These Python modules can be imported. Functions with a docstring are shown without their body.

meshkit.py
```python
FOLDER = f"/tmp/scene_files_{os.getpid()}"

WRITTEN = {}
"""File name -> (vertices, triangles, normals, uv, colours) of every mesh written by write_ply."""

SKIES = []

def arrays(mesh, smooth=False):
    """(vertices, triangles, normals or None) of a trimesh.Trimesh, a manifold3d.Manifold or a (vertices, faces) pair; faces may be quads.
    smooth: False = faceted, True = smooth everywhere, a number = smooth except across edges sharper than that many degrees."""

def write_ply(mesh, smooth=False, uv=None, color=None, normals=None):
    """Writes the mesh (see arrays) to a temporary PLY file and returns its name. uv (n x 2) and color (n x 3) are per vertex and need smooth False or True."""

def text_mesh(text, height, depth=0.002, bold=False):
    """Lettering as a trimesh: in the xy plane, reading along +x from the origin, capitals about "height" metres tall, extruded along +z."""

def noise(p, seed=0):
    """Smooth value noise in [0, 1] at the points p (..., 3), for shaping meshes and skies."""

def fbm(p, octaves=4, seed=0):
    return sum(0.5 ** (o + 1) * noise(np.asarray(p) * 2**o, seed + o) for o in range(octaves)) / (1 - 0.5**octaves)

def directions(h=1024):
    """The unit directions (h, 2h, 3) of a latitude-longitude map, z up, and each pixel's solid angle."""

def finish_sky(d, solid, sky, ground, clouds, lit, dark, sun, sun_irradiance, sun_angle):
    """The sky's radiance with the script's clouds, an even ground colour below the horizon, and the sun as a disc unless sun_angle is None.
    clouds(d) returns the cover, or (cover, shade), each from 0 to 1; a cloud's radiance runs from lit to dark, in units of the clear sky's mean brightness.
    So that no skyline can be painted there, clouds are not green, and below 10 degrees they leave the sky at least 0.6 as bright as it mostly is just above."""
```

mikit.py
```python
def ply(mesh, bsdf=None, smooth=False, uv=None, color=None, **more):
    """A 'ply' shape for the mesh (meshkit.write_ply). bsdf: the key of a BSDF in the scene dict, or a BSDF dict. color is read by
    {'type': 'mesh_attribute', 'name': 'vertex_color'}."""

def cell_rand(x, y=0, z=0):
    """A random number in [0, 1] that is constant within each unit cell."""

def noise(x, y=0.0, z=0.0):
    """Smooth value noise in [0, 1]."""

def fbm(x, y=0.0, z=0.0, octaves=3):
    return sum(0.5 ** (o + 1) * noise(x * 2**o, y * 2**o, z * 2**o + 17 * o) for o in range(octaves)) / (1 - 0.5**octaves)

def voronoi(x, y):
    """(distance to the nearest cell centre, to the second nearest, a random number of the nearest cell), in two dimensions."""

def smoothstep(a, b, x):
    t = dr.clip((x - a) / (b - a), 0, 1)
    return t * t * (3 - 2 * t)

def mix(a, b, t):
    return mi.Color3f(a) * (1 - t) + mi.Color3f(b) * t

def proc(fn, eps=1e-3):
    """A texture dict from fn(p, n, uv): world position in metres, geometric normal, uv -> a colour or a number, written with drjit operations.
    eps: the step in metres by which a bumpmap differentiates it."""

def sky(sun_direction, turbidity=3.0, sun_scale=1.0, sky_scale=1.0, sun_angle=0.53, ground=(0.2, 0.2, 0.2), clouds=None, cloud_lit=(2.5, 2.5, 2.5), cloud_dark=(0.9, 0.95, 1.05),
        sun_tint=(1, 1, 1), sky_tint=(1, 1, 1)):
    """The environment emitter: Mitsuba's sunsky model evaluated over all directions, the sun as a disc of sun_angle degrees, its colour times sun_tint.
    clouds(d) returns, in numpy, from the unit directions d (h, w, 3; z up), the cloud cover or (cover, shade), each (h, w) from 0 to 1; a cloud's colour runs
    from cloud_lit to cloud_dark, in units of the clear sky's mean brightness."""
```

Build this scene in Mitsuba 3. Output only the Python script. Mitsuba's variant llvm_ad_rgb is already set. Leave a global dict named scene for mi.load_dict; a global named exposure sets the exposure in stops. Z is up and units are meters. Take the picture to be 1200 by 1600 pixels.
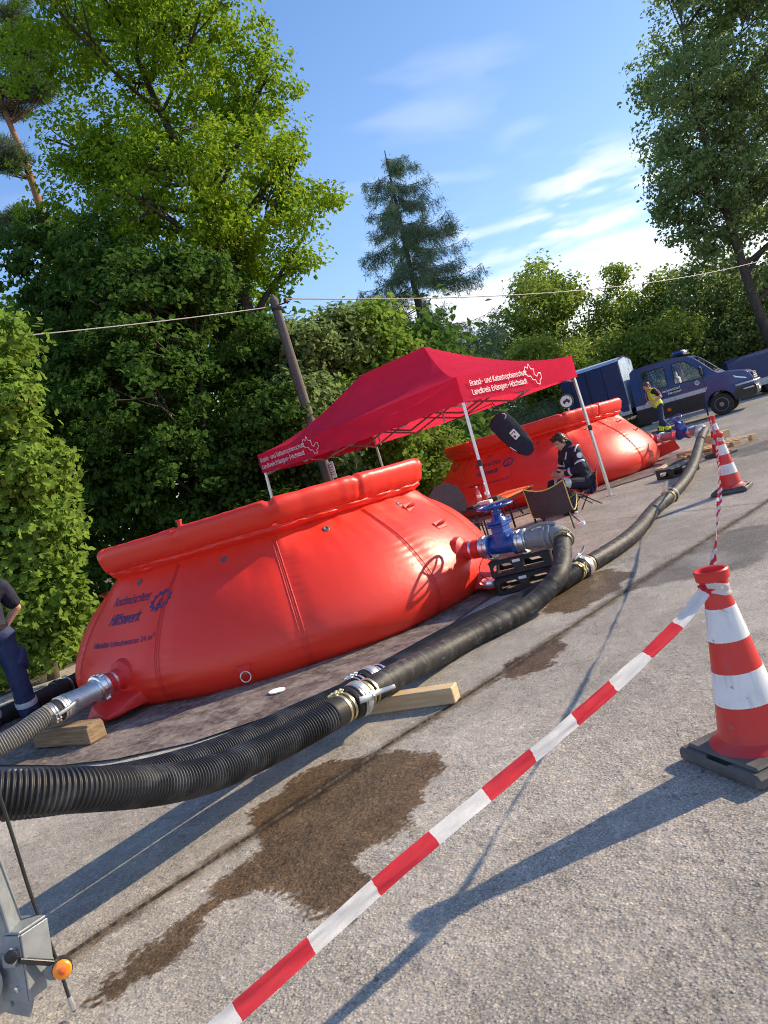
import math, numpy as np, trimesh, drjit as dr, mitsuba as mi, mikit, meshkit
import manifold3d as m3
from shapely.geometry import Polygon, LineString, Point, box as sbox
from shapely.ops import unary_union
from shapely import affinity
from scipy.interpolate import CubicSpline
T = mi.ScalarTransform4f
scene, labels = {}, {}
rng = np.random.default_rng(11)
V = lambda *a: np.array(a, float)
rad = np.radians
def nrm(v): v = np.asarray(v, float); return v / np.linalg.norm(v)

# ------------------------------------------------------------------ camera, sky, exposure
EYE, PITCH, ROLL = V(0, 0, 1.45), rad(-2.95), rad(16.3)
_f = V(0, math.cos(PITCH), math.sin(PITCH)); _r = V(1, 0, 0); _u = np.cross(_r, _f)
scene['camera'] = dict(type='perspective', fov=54.9, fov_axis='x', near_clip=0.05, far_clip=900.0,
    to_world=T().look_at(origin=EYE.tolist(), target=(EYE + _f).tolist(), up=(math.cos(ROLL) * _u + math.sin(ROLL) * _r).tolist()))
SUN = V(math.cos(rad(17)) * math.cos(rad(27.5)), math.sin(rad(17)) * math.cos(rad(27.5)), math.sin(rad(27.5)))
def clouds(d):
    z = np.maximum(d[..., 2], 0.0) + 0.10
    p = np.stack([d[..., 0] / z, d[..., 1] / z, 0 * z], -1)
    w = meshkit.fbm(p * 0.8 + 3.1, 3, 5)
    q = np.stack([p[..., 0] * 1.0 + 0.5 * p[..., 1] + w, p[..., 1] * 2.2 - 0.4 * p[..., 0] + 1.2 * w, 0 * z], -1)
    a = meshkit.fbm(q * 1.3 + 7.7, 6, 2)
    az = np.arctan2(d[..., 0], d[..., 1]); el = np.arcsin(np.clip(d[..., 2], -1, 1))
    low = np.exp(-((el - 0.11) / 0.13) ** 2)
    thin = np.clip((a - 0.57) / 0.30, 0, 1) * 0.45
    bank = np.clip((a + 0.42 * low - 0.66) / 0.24, 0, 1) * (0.55 + 0.45 * low)
    fine = meshkit.fbm(p * V(5, 9, 1), 4, 9)
    puffs = np.clip((meshkit.fbm(p * 1.1 + 21.3, 3, 4) - 0.50) / 0.15, 0, 1) * np.clip((fine - 0.42) / 0.25, 0, 1) * 0.8
    haze = 0.24 * np.exp(-np.maximum(el, 0) / 0.24)
    return np.clip(np.maximum.reduce([thin, bank, puffs]) + haze, 0, 0.95)
scene['sky'] = mikit.sky(SUN.tolist(), turbidity=2.6, clouds=clouds, cloud_lit=(2.6, 2.65, 2.75), cloud_dark=(1.4, 1.5, 1.7), sky_tint=(0.96, 1.16, 1.46), sun_scale=1.0, sun_tint=(0.96, 1.0, 1.09))
exposure = 2.45

# ------------------------------------------------------------------ materials
def rgb(c): return {'type': 'rgb', 'value': list(map(float, c))}
def tex(c): return c if isinstance(c, dict) else rgb(c)
def mat(key, col, rough=0.6, two=True, bump=None, scale=1.0, **k):
    b = {'type': 'principled', 'base_color': tex(col), 'roughness': rough if isinstance(rough, dict) else float(rough), **k}
    if bump is not None: b = {'type': 'bumpmap', 'arbitrary': bump, 'scale': float(scale), 'bsdf': b}
    scene[key] = {'type': 'twosided', 'bsdf': b} if two else b
    return key
N, FBM, SS, MIX = mikit.noise, mikit.fbm, mikit.smoothstep, mikit.mix
def col(a, b, f, **k): return mikit.proc(lambda p, n, uv: MIX(a, b, f(p)), **k)

def poly_sd(x, y, pts):
    d, s = mi.Float(1e9), mi.Float(1)
    for i in range(len(pts)):
        (ax, ay), (bx, by) = pts[i], pts[i - 1]
        ex, ey = bx - ax, by - ay
        wx, wy = x - ax, y - ay
        t = dr.clip((wx * ex + wy * ey) / (ex * ex + ey * ey), 0, 1)
        d = dr.minimum(d, dr.square(wx - ex * t) + dr.square(wy - ey * t))
        c1, c2, c3 = y >= ay, y < by, ex * wy > ey * wx
        s = dr.select((c1 & c2 & c3) | (~c1 & ~c2 & ~c3), -s, s)
    return s * dr.sqrt(d)
WET = [[(-1.46, 2.38), (-1.36, 2.64), (-1.19, 2.83), (-1.12, 2.98), (-0.97, 3.2), (-1.06, 3.5), (-1.09, 3.65), (-0.93, 3.85), (-0.74, 4.06), (-0.51, 3.99), (-0.29, 3.94), (-0.1, 3.64), (-0.08, 3.47), (-0.19, 3.33), (-0.22, 3.12), (-0.27, 2.97), (-0.43, 2.91), (-0.49, 2.86), (-0.42, 2.65), (-0.43, 2.57), (-0.51, 2.51), (-0.58, 2.51), (-0.68, 2.65), (-0.88, 2.83), (-1.04, 2.87), (-1.09, 2.75), (-1.12, 2.57), (-1.24, 2.5), (-1.36, 2.38)],
       [(1.13, 6.4), (1.57, 6.93), (1.85, 6.8), (1.94, 6.38), (1.61, 5.91), (1.31, 5.65), (1.1, 5.64), (1.02, 5.96)],
       [(0.36, 4.57), (0.55, 4.92), (0.9, 5.06), (0.93, 4.83), (0.68, 4.53), (0.46, 4.46)]]
DAMP = [[(1.5, 5.85), (2.39, 6.49), (3.1, 6.95), (3.5, 6.75), (2.74, 5.62), (2.43, 5.52), (2.0, 5.7)], [(6.24, 13.31), (6.77, 14.28), (9.03, 13.34), (8.26, 11.95), (5.92, 12.35)]]
def wet(p):
    x, y = p.x + 0.10 * (N(p.x * 9, p.y * 9) - 0.5) + 0.05 * (N(p.x * 31, p.y * 31) - 0.5), p.y + 0.10 * (N(p.x * 9 + 40, p.y * 9) - 0.5) + 0.05 * (N(p.x * 31, p.y * 31 + 7) - 0.5)
    w = mi.Float(0)
    for q in WET: w = dr.maximum(w, SS(0.02, -0.03, poly_sd(x, y, q) + 0.05 * (N(p.x * 70, p.y * 70) - 0.5)))
    g = mi.Float(0)
    for q in DAMP: g = dr.maximum(g, SS(0.06, -0.06, poly_sd(x, y, q)))
    return w, g
JP = [(-4.6, -0.6), (-1.83, 2.60), (-1.253, 3.17), (-0.705, 3.665), (0.22, 4.494), (1.856, 6.0), (3.832, 7.727), (14, 17.0)]
def concrete(p, n, uv):
    big, med = FBM(p.x * 0.45, p.y * 0.45), FBM(p.x * 3.1 + 9, p.y * 3.1)
    d1, d2, wh = mikit.voronoi(p.x * 120, p.y * 120)
    e1, e2, wj = mikit.voronoi(p.x * 37 + 5, p.y * 37)
    base = MIX((0.205, 0.195, 0.180), (0.305, 0.292, 0.272), 0.5 * big + 0.5 * med)
    stone = MIX((0.10, 0.098, 0.095), (0.62, 0.58, 0.52), wh)
    peb = MIX((0.13, 0.125, 0.12), (0.46, 0.42, 0.37), wj)
    c = MIX(base, stone, 0.45 * SS(0.62, 0.25, d1))
    c = MIX(c, peb, SS(0.40, 0.28, e1) * SS(0.6, 0.75, mikit.cell_rand(wj * 999, 3)) * 0.8)
    f1, f2, wk = mikit.voronoi(p.x * 62 + 3, p.y * 62)
    c = c * mi.Color3f(1.03, 1.0, 0.955) * (1 - 0.42 * SS(0.16, 0.03, f2 - f1) * SS(0.35, 0.6, N(p.x * 5, p.y * 5))) * (0.80 + 0.40 * FBM(p.x * 14, p.y * 14))
    jd = mi.Float(9)
    for a, b in zip(JP[:-1], JP[1:]):
        ex, ey = b[0] - a[0], b[1] - a[1]; t = dr.clip(((p.x - a[0]) * ex + (p.y - a[1]) * ey) / (ex * ex + ey * ey), 0, 1); jd = dr.minimum(jd, dr.hypot(p.x - a[0] - ex * t, p.y - a[1] - ey * t))
    c = MIX(c, c * mi.Color3f(0.42, 0.35, 0.28), SS(0.10, 0.015, jd + 0.07 * (FBM(p.x * 16, p.y * 16) - 0.4)))
    k1, k2, kw = mikit.voronoi(p.x * 0.33 + 0.22 * FBM(p.x * 1.7, p.y * 1.7) + 0.02 * N(p.x * 20, p.y * 20), p.y * 0.33 + 0.22 * FBM(p.x * 1.7 + 30, p.y * 1.7) + 0.02 * N(p.x * 20 + 9, p.y * 20))
    c = c * (1 - 0.2 * SS(0.006, 0.001, k2 - k1) * SS(0.50, 0.62, N(p.x * 0.7 + 4, p.y * 0.7)))
    c = c * (0.90 + 0.20 * SS(0.35, 0.7, FBM(p.x * 0.8 + 50, p.y * 0.8)))
    w, g = wet(p)
    c = MIX(c, c * mi.Color3f(0.36, 0.27, 0.185) * (0.70 + 0.60 * N(p.x * 85, p.y * 85)) * (0.75 + 0.5 * FBM(p.x * 7, p.y * 7)), w)
    c = MIX(c, c * mi.Color3f(0.55, 0.53, 0.52), g * SS(0.2, 0.6, FBM(p.x * 2, p.y * 2)))
    return c
def concrete_bump(p, n, uv):
    d1, d2, wh = mikit.voronoi(p.x * 90, p.y * 90)
    return 0.004 * SS(0.7, 0.1, d1) * wh + 0.005 * N(p.x * 55, p.y * 55) + 0.008 * FBM(p.x * 14, p.y * 14)
def concrete_rough(p, n, uv):
    w, g = wet(p)
    return mi.Float(0.92) - 0.42 * w - 0.40 * g
mat('m_concrete', mikit.proc(concrete), mikit.proc(concrete_rough), bump=mikit.proc(concrete_bump, eps=0.002), scale=0.55, two=False, specular=0.3)
mat('m_joint', col((0.02, 0.019, 0.017), (0.14, 0.12, 0.10), lambda p: dr.power(N(p.x * 70, p.y * 70), 2)), 0.7)
mat('m_soil', col((0.045, 0.05, 0.022), (0.10, 0.085, 0.05), lambda p: FBM(p.x * 1.3, p.y * 1.3)), 0.95)

def pvc(p, n, uv): return MIX((0.70, 0.026, 0.012), (0.77, 0.036, 0.016), FBM(p.x * 2.1, p.y * 2.1, p.z * 2.1))
mat('m_pvc', mikit.proc(pvc), 0.41, specular=0.5, bump=mikit.proc(lambda p, n, uv: 0.0045 * FBM(p.x * 4, p.y * 4, p.z * 4) + 0.0005 * N(p.x * 40, p.y * 40, p.z * 40), eps=0.004), scale=1.0)
mat('m_pvc_seam', (0.60, 0.03, 0.022), 0.42, specular=0.5)
mat('m_pvc_soft', col((0.55, 0.016, 0.018), (0.68, 0.03, 0.025), lambda p: FBM(p.x * 6, p.y * 6, p.z * 6)), 0.5)
mat('m_navy_print', (0.035, 0.035, 0.13), 0.6)
mat('m_grommet', (0.08, 0.08, 0.10), 0.5)
mat('m_black_rubber', col((0.010, 0.010, 0.011), (0.035, 0.034, 0.034), lambda p: FBM(p.x * 9, p.y * 9, p.z * 9)), 0.55, specular=0.4)
def ribcol(p, n, uv):
    d = FBM(p.x * 7, p.y * 7, p.z * 7, octaves=4)
    return MIX((0.022, 0.022, 0.023), (0.105, 0.104, 0.102), SS(0.45, 0.8, d) * 0.8)
mat('m_rib', mikit.proc(ribcol), 0.5, specular=0.4)
mat('m_rib_dusty', col((0.10, 0.098, 0.09), (0.24, 0.225, 0.20), lambda p: FBM(p.x * 7, p.y * 7, p.z * 7)), 0.6)
def hosecol(p, n, uv):
    band = N(uv.x * 55, uv.y * 3); sc = FBM(uv.x * 20, uv.y * 20, octaves=4)
    return MIX((0.014, 0.014, 0.015), (0.12, 0.12, 0.122), dr.power(band, 3) * 0.40 + SS(0.64, 0.80, sc) * 0.5)
mat('m_hose', mikit.proc(hosecol), 0.58, specular=0.35)
def galv(p, n, uv):
    d1, d2, w = mikit.voronoi(p.x * 45 + p.z * 31, p.y * 45 + p.z * 23)
    return MIX((0.44, 0.46, 0.47), (0.66, 0.68, 0.69), w * 0.5 + 0.5 * FBM(p.x * 6, p.y * 6, p.z * 6))
mat('m_galv', mikit.proc(galv), 0.42, metallic=0.75)
mat('m_galv_dull', col((0.22, 0.245, 0.26), (0.36, 0.39, 0.41), lambda p: FBM(p.x * 22, p.y * 22, p.z * 22)), 0.5, metallic=0.55)
mat('m_steel', (0.70, 0.71, 0.72), 0.25, metallic=0.95)
mat('m_alu', (0.66, 0.66, 0.66), 0.35, metallic=0.8)
mat('m_strut', (0.34, 0.32, 0.32), 0.45, metallic=0.4)
mat('m_brass', (0.74, 0.62, 0.36), 0.3, metallic=0.9)
mat('m_blue_iron', col((0.012, 0.045, 0.22), (0.022, 0.075, 0.34), lambda p: N(p.x * 30, p.y * 30, p.z * 30)), 0.38, specular=0.6)
mat('m_grey_pipe', col((0.17, 0.175, 0.185), (0.27, 0.275, 0.285), lambda p: FBM(p.x * 5, p.y * 5, p.z * 5)), 0.4, specular=0.5)
mat('m_black_plastic', (0.018, 0.018, 0.02), 0.42)
mat('m_black_metal', (0.015, 0.015, 0.016), 0.4, specular=0.5)
mat('m_sticker', (0.72, 0.72, 0.70), 0.6)
mat('m_white', (0.80, 0.80, 0.80), 0.5)
mat('m_white_reflex', mikit.proc(lambda p, n, uv: MIX(MIX((0.60, 0.62, 0.64), (0.76, 0.77, 0.78), FBM(p.x * 9, p.y * 9, p.z * 14)), (0.22, 0.21, 0.20), 0.75 * SS(0.70, 0.80, FBM(p.x * 40 + p.z * 30, p.y * 40, p.z * 22, octaves=4)) + 0.25 * SS(0.5, 0.8, N(p.x * 60, p.y * 60, p.z * 5)))), 0.4)
mat('m_cone_red', mikit.proc(lambda p, n, uv: MIX(MIX((0.50, 0.020, 0.020), (0.62, 0.035, 0.03), FBM(p.x * 12, p.y * 12, p.z * 5)), (0.20, 0.09, 0.08), 0.7 * SS(0.68, 0.80, FBM(p.x * 35, p.y * 35, p.z * 18, octaves=4)) + 0.45 * SS(0.20, 0.06, p.z) * N(p.x * 30, p.y * 30, p.z * 40))), 0.38, specular=0.5)
mat('m_cone_base', col((0.045, 0.045, 0.047), (0.115, 0.112, 0.108), lambda p: FBM(p.x * 15, p.y * 15, p.z * 15)), 0.7)
def wood(p, n, uv):
    r = FBM(p.x * 9 + p.y * 14, p.y * 3 - p.x * 4, p.z * 60)
    return MIX((0.40, 0.27, 0.14), (0.62, 0.47, 0.28), r)
mat('m_wood', mikit.proc(wood), 0.75)
def oldwood(p, n, uv):
    r = FBM(p.x * 6 + p.y * 20, p.y * 9, p.z * 70)
    return MIX((0.10, 0.065, 0.035), (0.34, 0.235, 0.14), r)
mat('m_old_wood', mikit.proc(oldwood), 0.85)
def tarpcol(p, n, uv):
    f = FBM(p.x * 1.4, p.y * 1.4); g = FBM(p.x * 30, p.y * 30); s = FBM(p.x * 3 + p.y * 8, p.y * 2 - p.x * 5)
    return MIX((0.050, 0.037, 0.035), (0.27, 0.235, 0.210), dr.clip(0.20 * f + 0.75 * (g - 0.25) + 0.35 * SS(0.40, 0.75, s), 0, 1))
mat('m_tarp', mikit.proc(tarpcol), 0.62, specular=0.5, bump=mikit.proc(lambda p, n, uv: 0.010 * FBM(p.x * 4 + p.y * 9, p.y * 4 - p.x * 6, octaves=4) + 0.003 * N(p.x * 60, p.y * 60), eps=0.004), scale=1.0)
def thin(key, c, trans, rough=0.6, **k):
    scene[key] = {'type': 'principledthin', 'base_color': tex(c), 'roughness': rough, 'diff_trans': float(trans), **k}
    return key
thin('m_canopy', col((0.70, 0.036, 0.090), (0.78, 0.050, 0.115), lambda p: FBM(p.x * 3, p.y * 3, p.z * 3)), 0.95, 0.55)
thin('m_tape', mikit.proc(lambda p, n, uv: dr.select(dr.abs(uv.x / 0.414 - dr.floor(uv.x / 0.414) - 0.25) < 0.25, MIX((0.56, 0.035, 0.055), (0.66, 0.07, 0.09), FBM(uv.x * 12, uv.y * 4)), MIX((0.62, 0.62, 0.61), (0.82, 0.82, 0.82), FBM(uv.x * 17, uv.y * 5)))), 0.6, 0.3)
mat('m_blue_paint', (0.013, 0.042, 0.165), 0.32, specular=0.45, clearcoat=0.3, clearcoat_gloss=0.9)
mat('m_blue_cover', col((0.010, 0.022, 0.090), (0.020, 0.040, 0.140), lambda p: FBM(p.x * 1.5, p.y * 1.5, p.z * 1.5)), 0.42)
mat('m_dark_trim', (0.022, 0.022, 0.024), 0.55)
mat('m_tyre', (0.028, 0.027, 0.026), 0.85)
mat('m_rim', (0.22, 0.22, 0.225), 0.4, metallic=0.6)
mat('m_grey_stripe', (0.46, 0.48, 0.50), 0.35)
scene['m_glass'] = {'type': 'thindielectric', 'int_ior': 1.5}
mat('m_lamp_clear', (0.72, 0.74, 0.76), 0.12, metallic=0.5, clearcoat=1.0)
mat('m_amber', (0.95, 0.27, 0.01), 0.15, specular=0.6, clearcoat=1.0)
mat('m_skin', (0.50, 0.29, 0.205), 0.5, specular=0.35)
mat('m_hair', (0.025, 0.017, 0.012), 0.5)
mat('m_hair_brown', (0.075, 0.042, 0.024), 0.5)
def cloth(a, b, s=25): return col(a, b, lambda p: FBM(p.x * s, p.y * s, p.z * s))
mat('m_navy', cloth((0.008, 0.010, 0.022), (0.018, 0.022, 0.045)), 0.85)
mat('m_blue_trousers', cloth((0.012, 0.022, 0.075), (0.026, 0.042, 0.115)), 0.8, sheen=0.3)
mat('m_reflex', (0.50, 0.52, 0.55), 0.4)
mat('m_hivis', cloth((0.62, 0.66, 0.02), (0.74, 0.80, 0.04)), 0.6)
mat('m_hivis_orange', (0.85, 0.16, 0.02), 0.6)
mat('m_boot', (0.010, 0.010, 0.011), 0.45)
mat('m_chair', cloth((0.035, 0.035, 0.045), (0.060, 0.058, 0.070)), 0.75)
mat('m_chair_trim', (0.55, 0.44, 0.12), 0.6)
mat('m_orange', (0.78, 0.13, 0.02), 0.4, clearcoat=0.5)
mat('m_plaid', col((0.03, 0.06, 0.18), (0.32, 0.45, 0.62), lambda p: SS(0.45, 0.6, N(p.x * 28, p.y * 28, p.z * 28))), 0.8)
mat('m_bark', col((0.035, 0.028, 0.022), (0.105, 0.085, 0.066), lambda p: FBM(p.x * 9, p.y * 9, p.z * 2.2)), 0.9)
mat('m_pine_bark', col((0.14, 0.065, 0.035), (0.34, 0.165, 0.085), lambda p: FBM(p.x * 5, p.y * 5, p.z * 2)), 0.9)
mat('m_pole', col((0.070, 0.062, 0.056), (0.165, 0.145, 0.130), lambda p: FBM(p.x * 18, p.y * 18, p.z * 1.3)), 0.85)
mat('m_wire', (0.30, 0.30, 0.30), 0.5)
def leafmat(key, a, b, trans=0.9, cell=6.0, rough=0.5):
    def f(p, n, uv):
        t = 0.55 * mikit.cell_rand(p.x * cell * 4, p.y * cell * 4, p.z * cell * 4) + 0.45 * N(p.x * 0.9, p.y * 0.9, p.z * 0.9)
        return MIX(a, b, t)
    thin(key, mikit.proc(f), trans, rough)
leafmat('m_oak', (0.14, 0.26, 0.02), (0.34, 0.48, 0.04), 1.05)
leafmat('m_maple', (0.038, 0.095, 0.02), (0.125, 0.225, 0.045), 0.95)
leafmat('m_bush', (0.14, 0.25, 0.04), (0.28, 0.41, 0.075), 0.9)
leafmat('m_larch', (0.15, 0.23, 0.14), (0.26, 0.35, 0.2), 0.9)
leafmat('m_pine', (0.1, 0.14, 0.085), (0.19, 0.24, 0.14), 0.7)
leafmat('m_lime', (0.15, 0.235, 0.085), (0.29, 0.38, 0.14), 1.05)
leafmat('m_far', (0.15, 0.235, 0.045), (0.32, 0.41, 0.08), 1.0)
leafmat('m_undergrowth', (0.07, 0.13, 0.025), (0.16, 0.24, 0.05), 0.9)

# ------------------------------------------------------------------ naming and mesh helpers
def unique(k):
    if k not in scene and k not in labels and not any(x.startswith(k + '__') for x in scene): return k
    n = 1
    while True:
        q = f'{k}_{n:03d}'
        if q not in scene and q not in labels and not any(x.startswith(q + '__') for x in scene): return q
        n += 1
def thing(name, label, cat, group=None, kind=None):
    k = unique(name); labels[k] = {}
    if label: labels[k]['label'] = label
    if cat: labels[k]['category'] = cat
    if group: labels[k]['group'] = group
    if kind: labels[k]['kind'] = kind
    return k
def part(parent, name, mesh, m, smooth=35, label=None, kind=None, M=None, **k):
    key = unique(parent + '__' + name)
    if M is not None:
        mesh = tm(mesh).copy(); mesh.apply_transform(M)
    assert len(tm(mesh).faces), key
    scene[key] = mikit.ply(mesh, m, smooth=smooth, **k)
    if label or kind: labels[key] = {x: y for x, y in (('label', label), ('kind', kind)) if y}
    return key
def single(name, mesh, m, label, cat, group=None, kind=None, smooth=35, **k):
    key = thing(name, label, cat, group, kind)
    scene[key] = mikit.ply(mesh, m, smooth=smooth, **k)
    return key
def tm(m):
    if hasattr(m, 'to_mesh'):
        q = m.to_mesh(); return trimesh.Trimesh(np.array(q.vert_properties[:, :3], float), np.array(q.tri_verts), process=False)
    return m
def cat(*ms): return trimesh.util.concatenate([tm(m) for m in ms])
def mani(m): return m3.Manifold(m3.Mesh(np.asarray(m.vertices, np.float32), np.asarray(m.faces, np.uint32)))
def frame(o, x, z=(0, 0, 1)):
    x = nrm(x); z = np.asarray(z, float); z = nrm(z - x * (z @ x)); y = np.cross(z, x)
    M = np.eye(4); M[:3, 0], M[:3, 1], M[:3, 2], M[:3, 3] = x, y, z, o
    return M
def yawM(o, a): return frame(o, (math.cos(a), math.sin(a), 0))
def bx(sx, sy, sz, c=(0, 0, 0), b=0.004):
    b = min(b, sx * .45, sy * .45, sz * .45); h = V(sx, sy, sz) / 2; P = []
    for s in np.ndindex(2, 2, 2):
        s = np.array(s) * 2 - 1
        for k in range(3):
            q = h - b; q[k] = h[k]; P.append(s * q)
    return trimesh.convex.convex_hull(np.array(P) + np.asarray(c, float))
def spl(pts, n=60):
    P = np.asarray(pts, float); t = np.r_[0, np.cumsum(np.linalg.norm(np.diff(P, axis=0), axis=1))]
    return CubicSpline(t, P)(np.linspace(0, t[-1], n)) if len(P) > 2 else P[0] + (P[1] - P[0]) * np.linspace(0, 1, n)[:, None]
def resample(P, step):
    t = np.r_[0, np.cumsum(np.linalg.norm(np.diff(P, axis=0), axis=1))]; n = max(2, int(round(t[-1] / step)) + 1)
    return np.stack([np.interp(np.linspace(0, t[-1], n), t, P[:, k]) for k in range(3)], 1)
def frames(P):
    tg = np.gradient(P, axis=0); tg /= np.linalg.norm(tg, axis=1, keepdims=True)
    u = np.cross(tg[0], (0, 0, 1.0)); u = nrm(u if np.linalg.norm(u) > 1e-3 else np.cross(tg[0], (1, 0, 0))); U = [u]
    for i in range(1, len(P)): u = nrm(u - tg[i] * (u @ tg[i])); U.append(u)
    U = np.array(U); return tg, U, np.cross(tg, U)
def sweep(P, r, sides=14, caps=True, sx=1.0, sy=1.0):
    P = np.asarray(P, float); r = np.broadcast_to(np.asarray(r, float), len(P)); tg, U, W = frames(P)
    a = np.linspace(0, 2 * np.pi, sides, endpoint=False)
    v = P[:, None] + r[:, None, None] * (sx * np.cos(a)[None, :, None] * U[:, None] + sy * np.sin(a)[None, :, None] * W[:, None])
    return gridmesh(v, caps, P)
def gridmesh(v, caps=False, P=None, wrap=True):
    n, s = v.shape[:2]; i, j = np.meshgrid(np.arange(n - 1), np.arange(s if wrap else s - 1), indexing='ij'); k = (j + 1) % s
    a, b, c, d = i * s + j, i * s + k, (i + 1) * s + k, (i + 1) * s + j
    f = np.concatenate([np.stack([a, b, c], -1).reshape(-1, 3), np.stack([a, c, d], -1).reshape(-1, 3)]); vv = v.reshape(-1, 3)
    if caps:
        m = len(vv); vv = np.vstack([vv, P[0], P[-1]]); q = np.arange(s); q1 = (q + 1) % s
        f = np.vstack([f, np.stack([q1, q, np.full(s, m)], 1), np.stack([(n - 1) * s + q, (n - 1) * s + q1, np.full(s, m + 1)], 1)])
    return trimesh.Trimesh(vv, f, process=False)
def tube(a, b, r, sides=10, r2=None): return sweep(np.array([a, b], float), np.array([r, r if r2 is None else r2]), sides)
def lathe(o, d, prof, sides=28):
    d = nrm(d); prof = np.asarray(prof, float); u = np.cross(d, (0, 0, 1.0)); u = nrm(u if np.linalg.norm(u) > 1e-3 else V(1, 0, 0)); w = np.cross(d, u)
    a = np.linspace(0, 2 * np.pi, sides, endpoint=False); o = np.asarray(o, float); P = o + prof[:, :1] * d
    v = P[:, None] + prof[:, 1][:, None, None] * (np.cos(a)[None, :, None] * u + np.sin(a)[None, :, None] * w)
    return gridmesh(v, True, P)
def prism(pts, h, axis='z', holes=()):
    m = trimesh.creation.extrude_polygon(Polygon(pts, holes) if not hasattr(pts, 'geom_type') else pts, h, engine='earcut')
    if axis == 'y': m.apply_transform(np.array([[1, 0, 0, 0], [0, 0, 1, -h / 2], [0, 1, 0, 0], [0, 0, 0, 1.0]])); m.invert() if m.volume < 0 else None
    return m
def flat(shape, z): # one-sided sheet, facing up
    out = []
    for g in getattr(shape, 'geoms', [shape]):
        v, f = trimesh.creation.triangulate_polygon(g, engine='earcut'); out.append(trimesh.Trimesh(np.c_[v, np.full(len(v), z)], f, process=False))
    m = cat(*out)
    if len(m.faces) and m.face_normals[0][2] < 0: m.invert()
    return m
def ball(p, r, s=(1, 1, 1), n=20): return m3.Manifold.sphere(1.0, n).scale(tuple(float(x) * r for x in s)).translate(tuple(map(float, p)))
def bone(a, b, ra, rb=None): return m3.Manifold.batch_hull([ball(a, ra, n=14), ball(b, rb or ra, n=14)])
def hullof(*balls): return m3.Manifold.batch_hull(list(balls))
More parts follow.
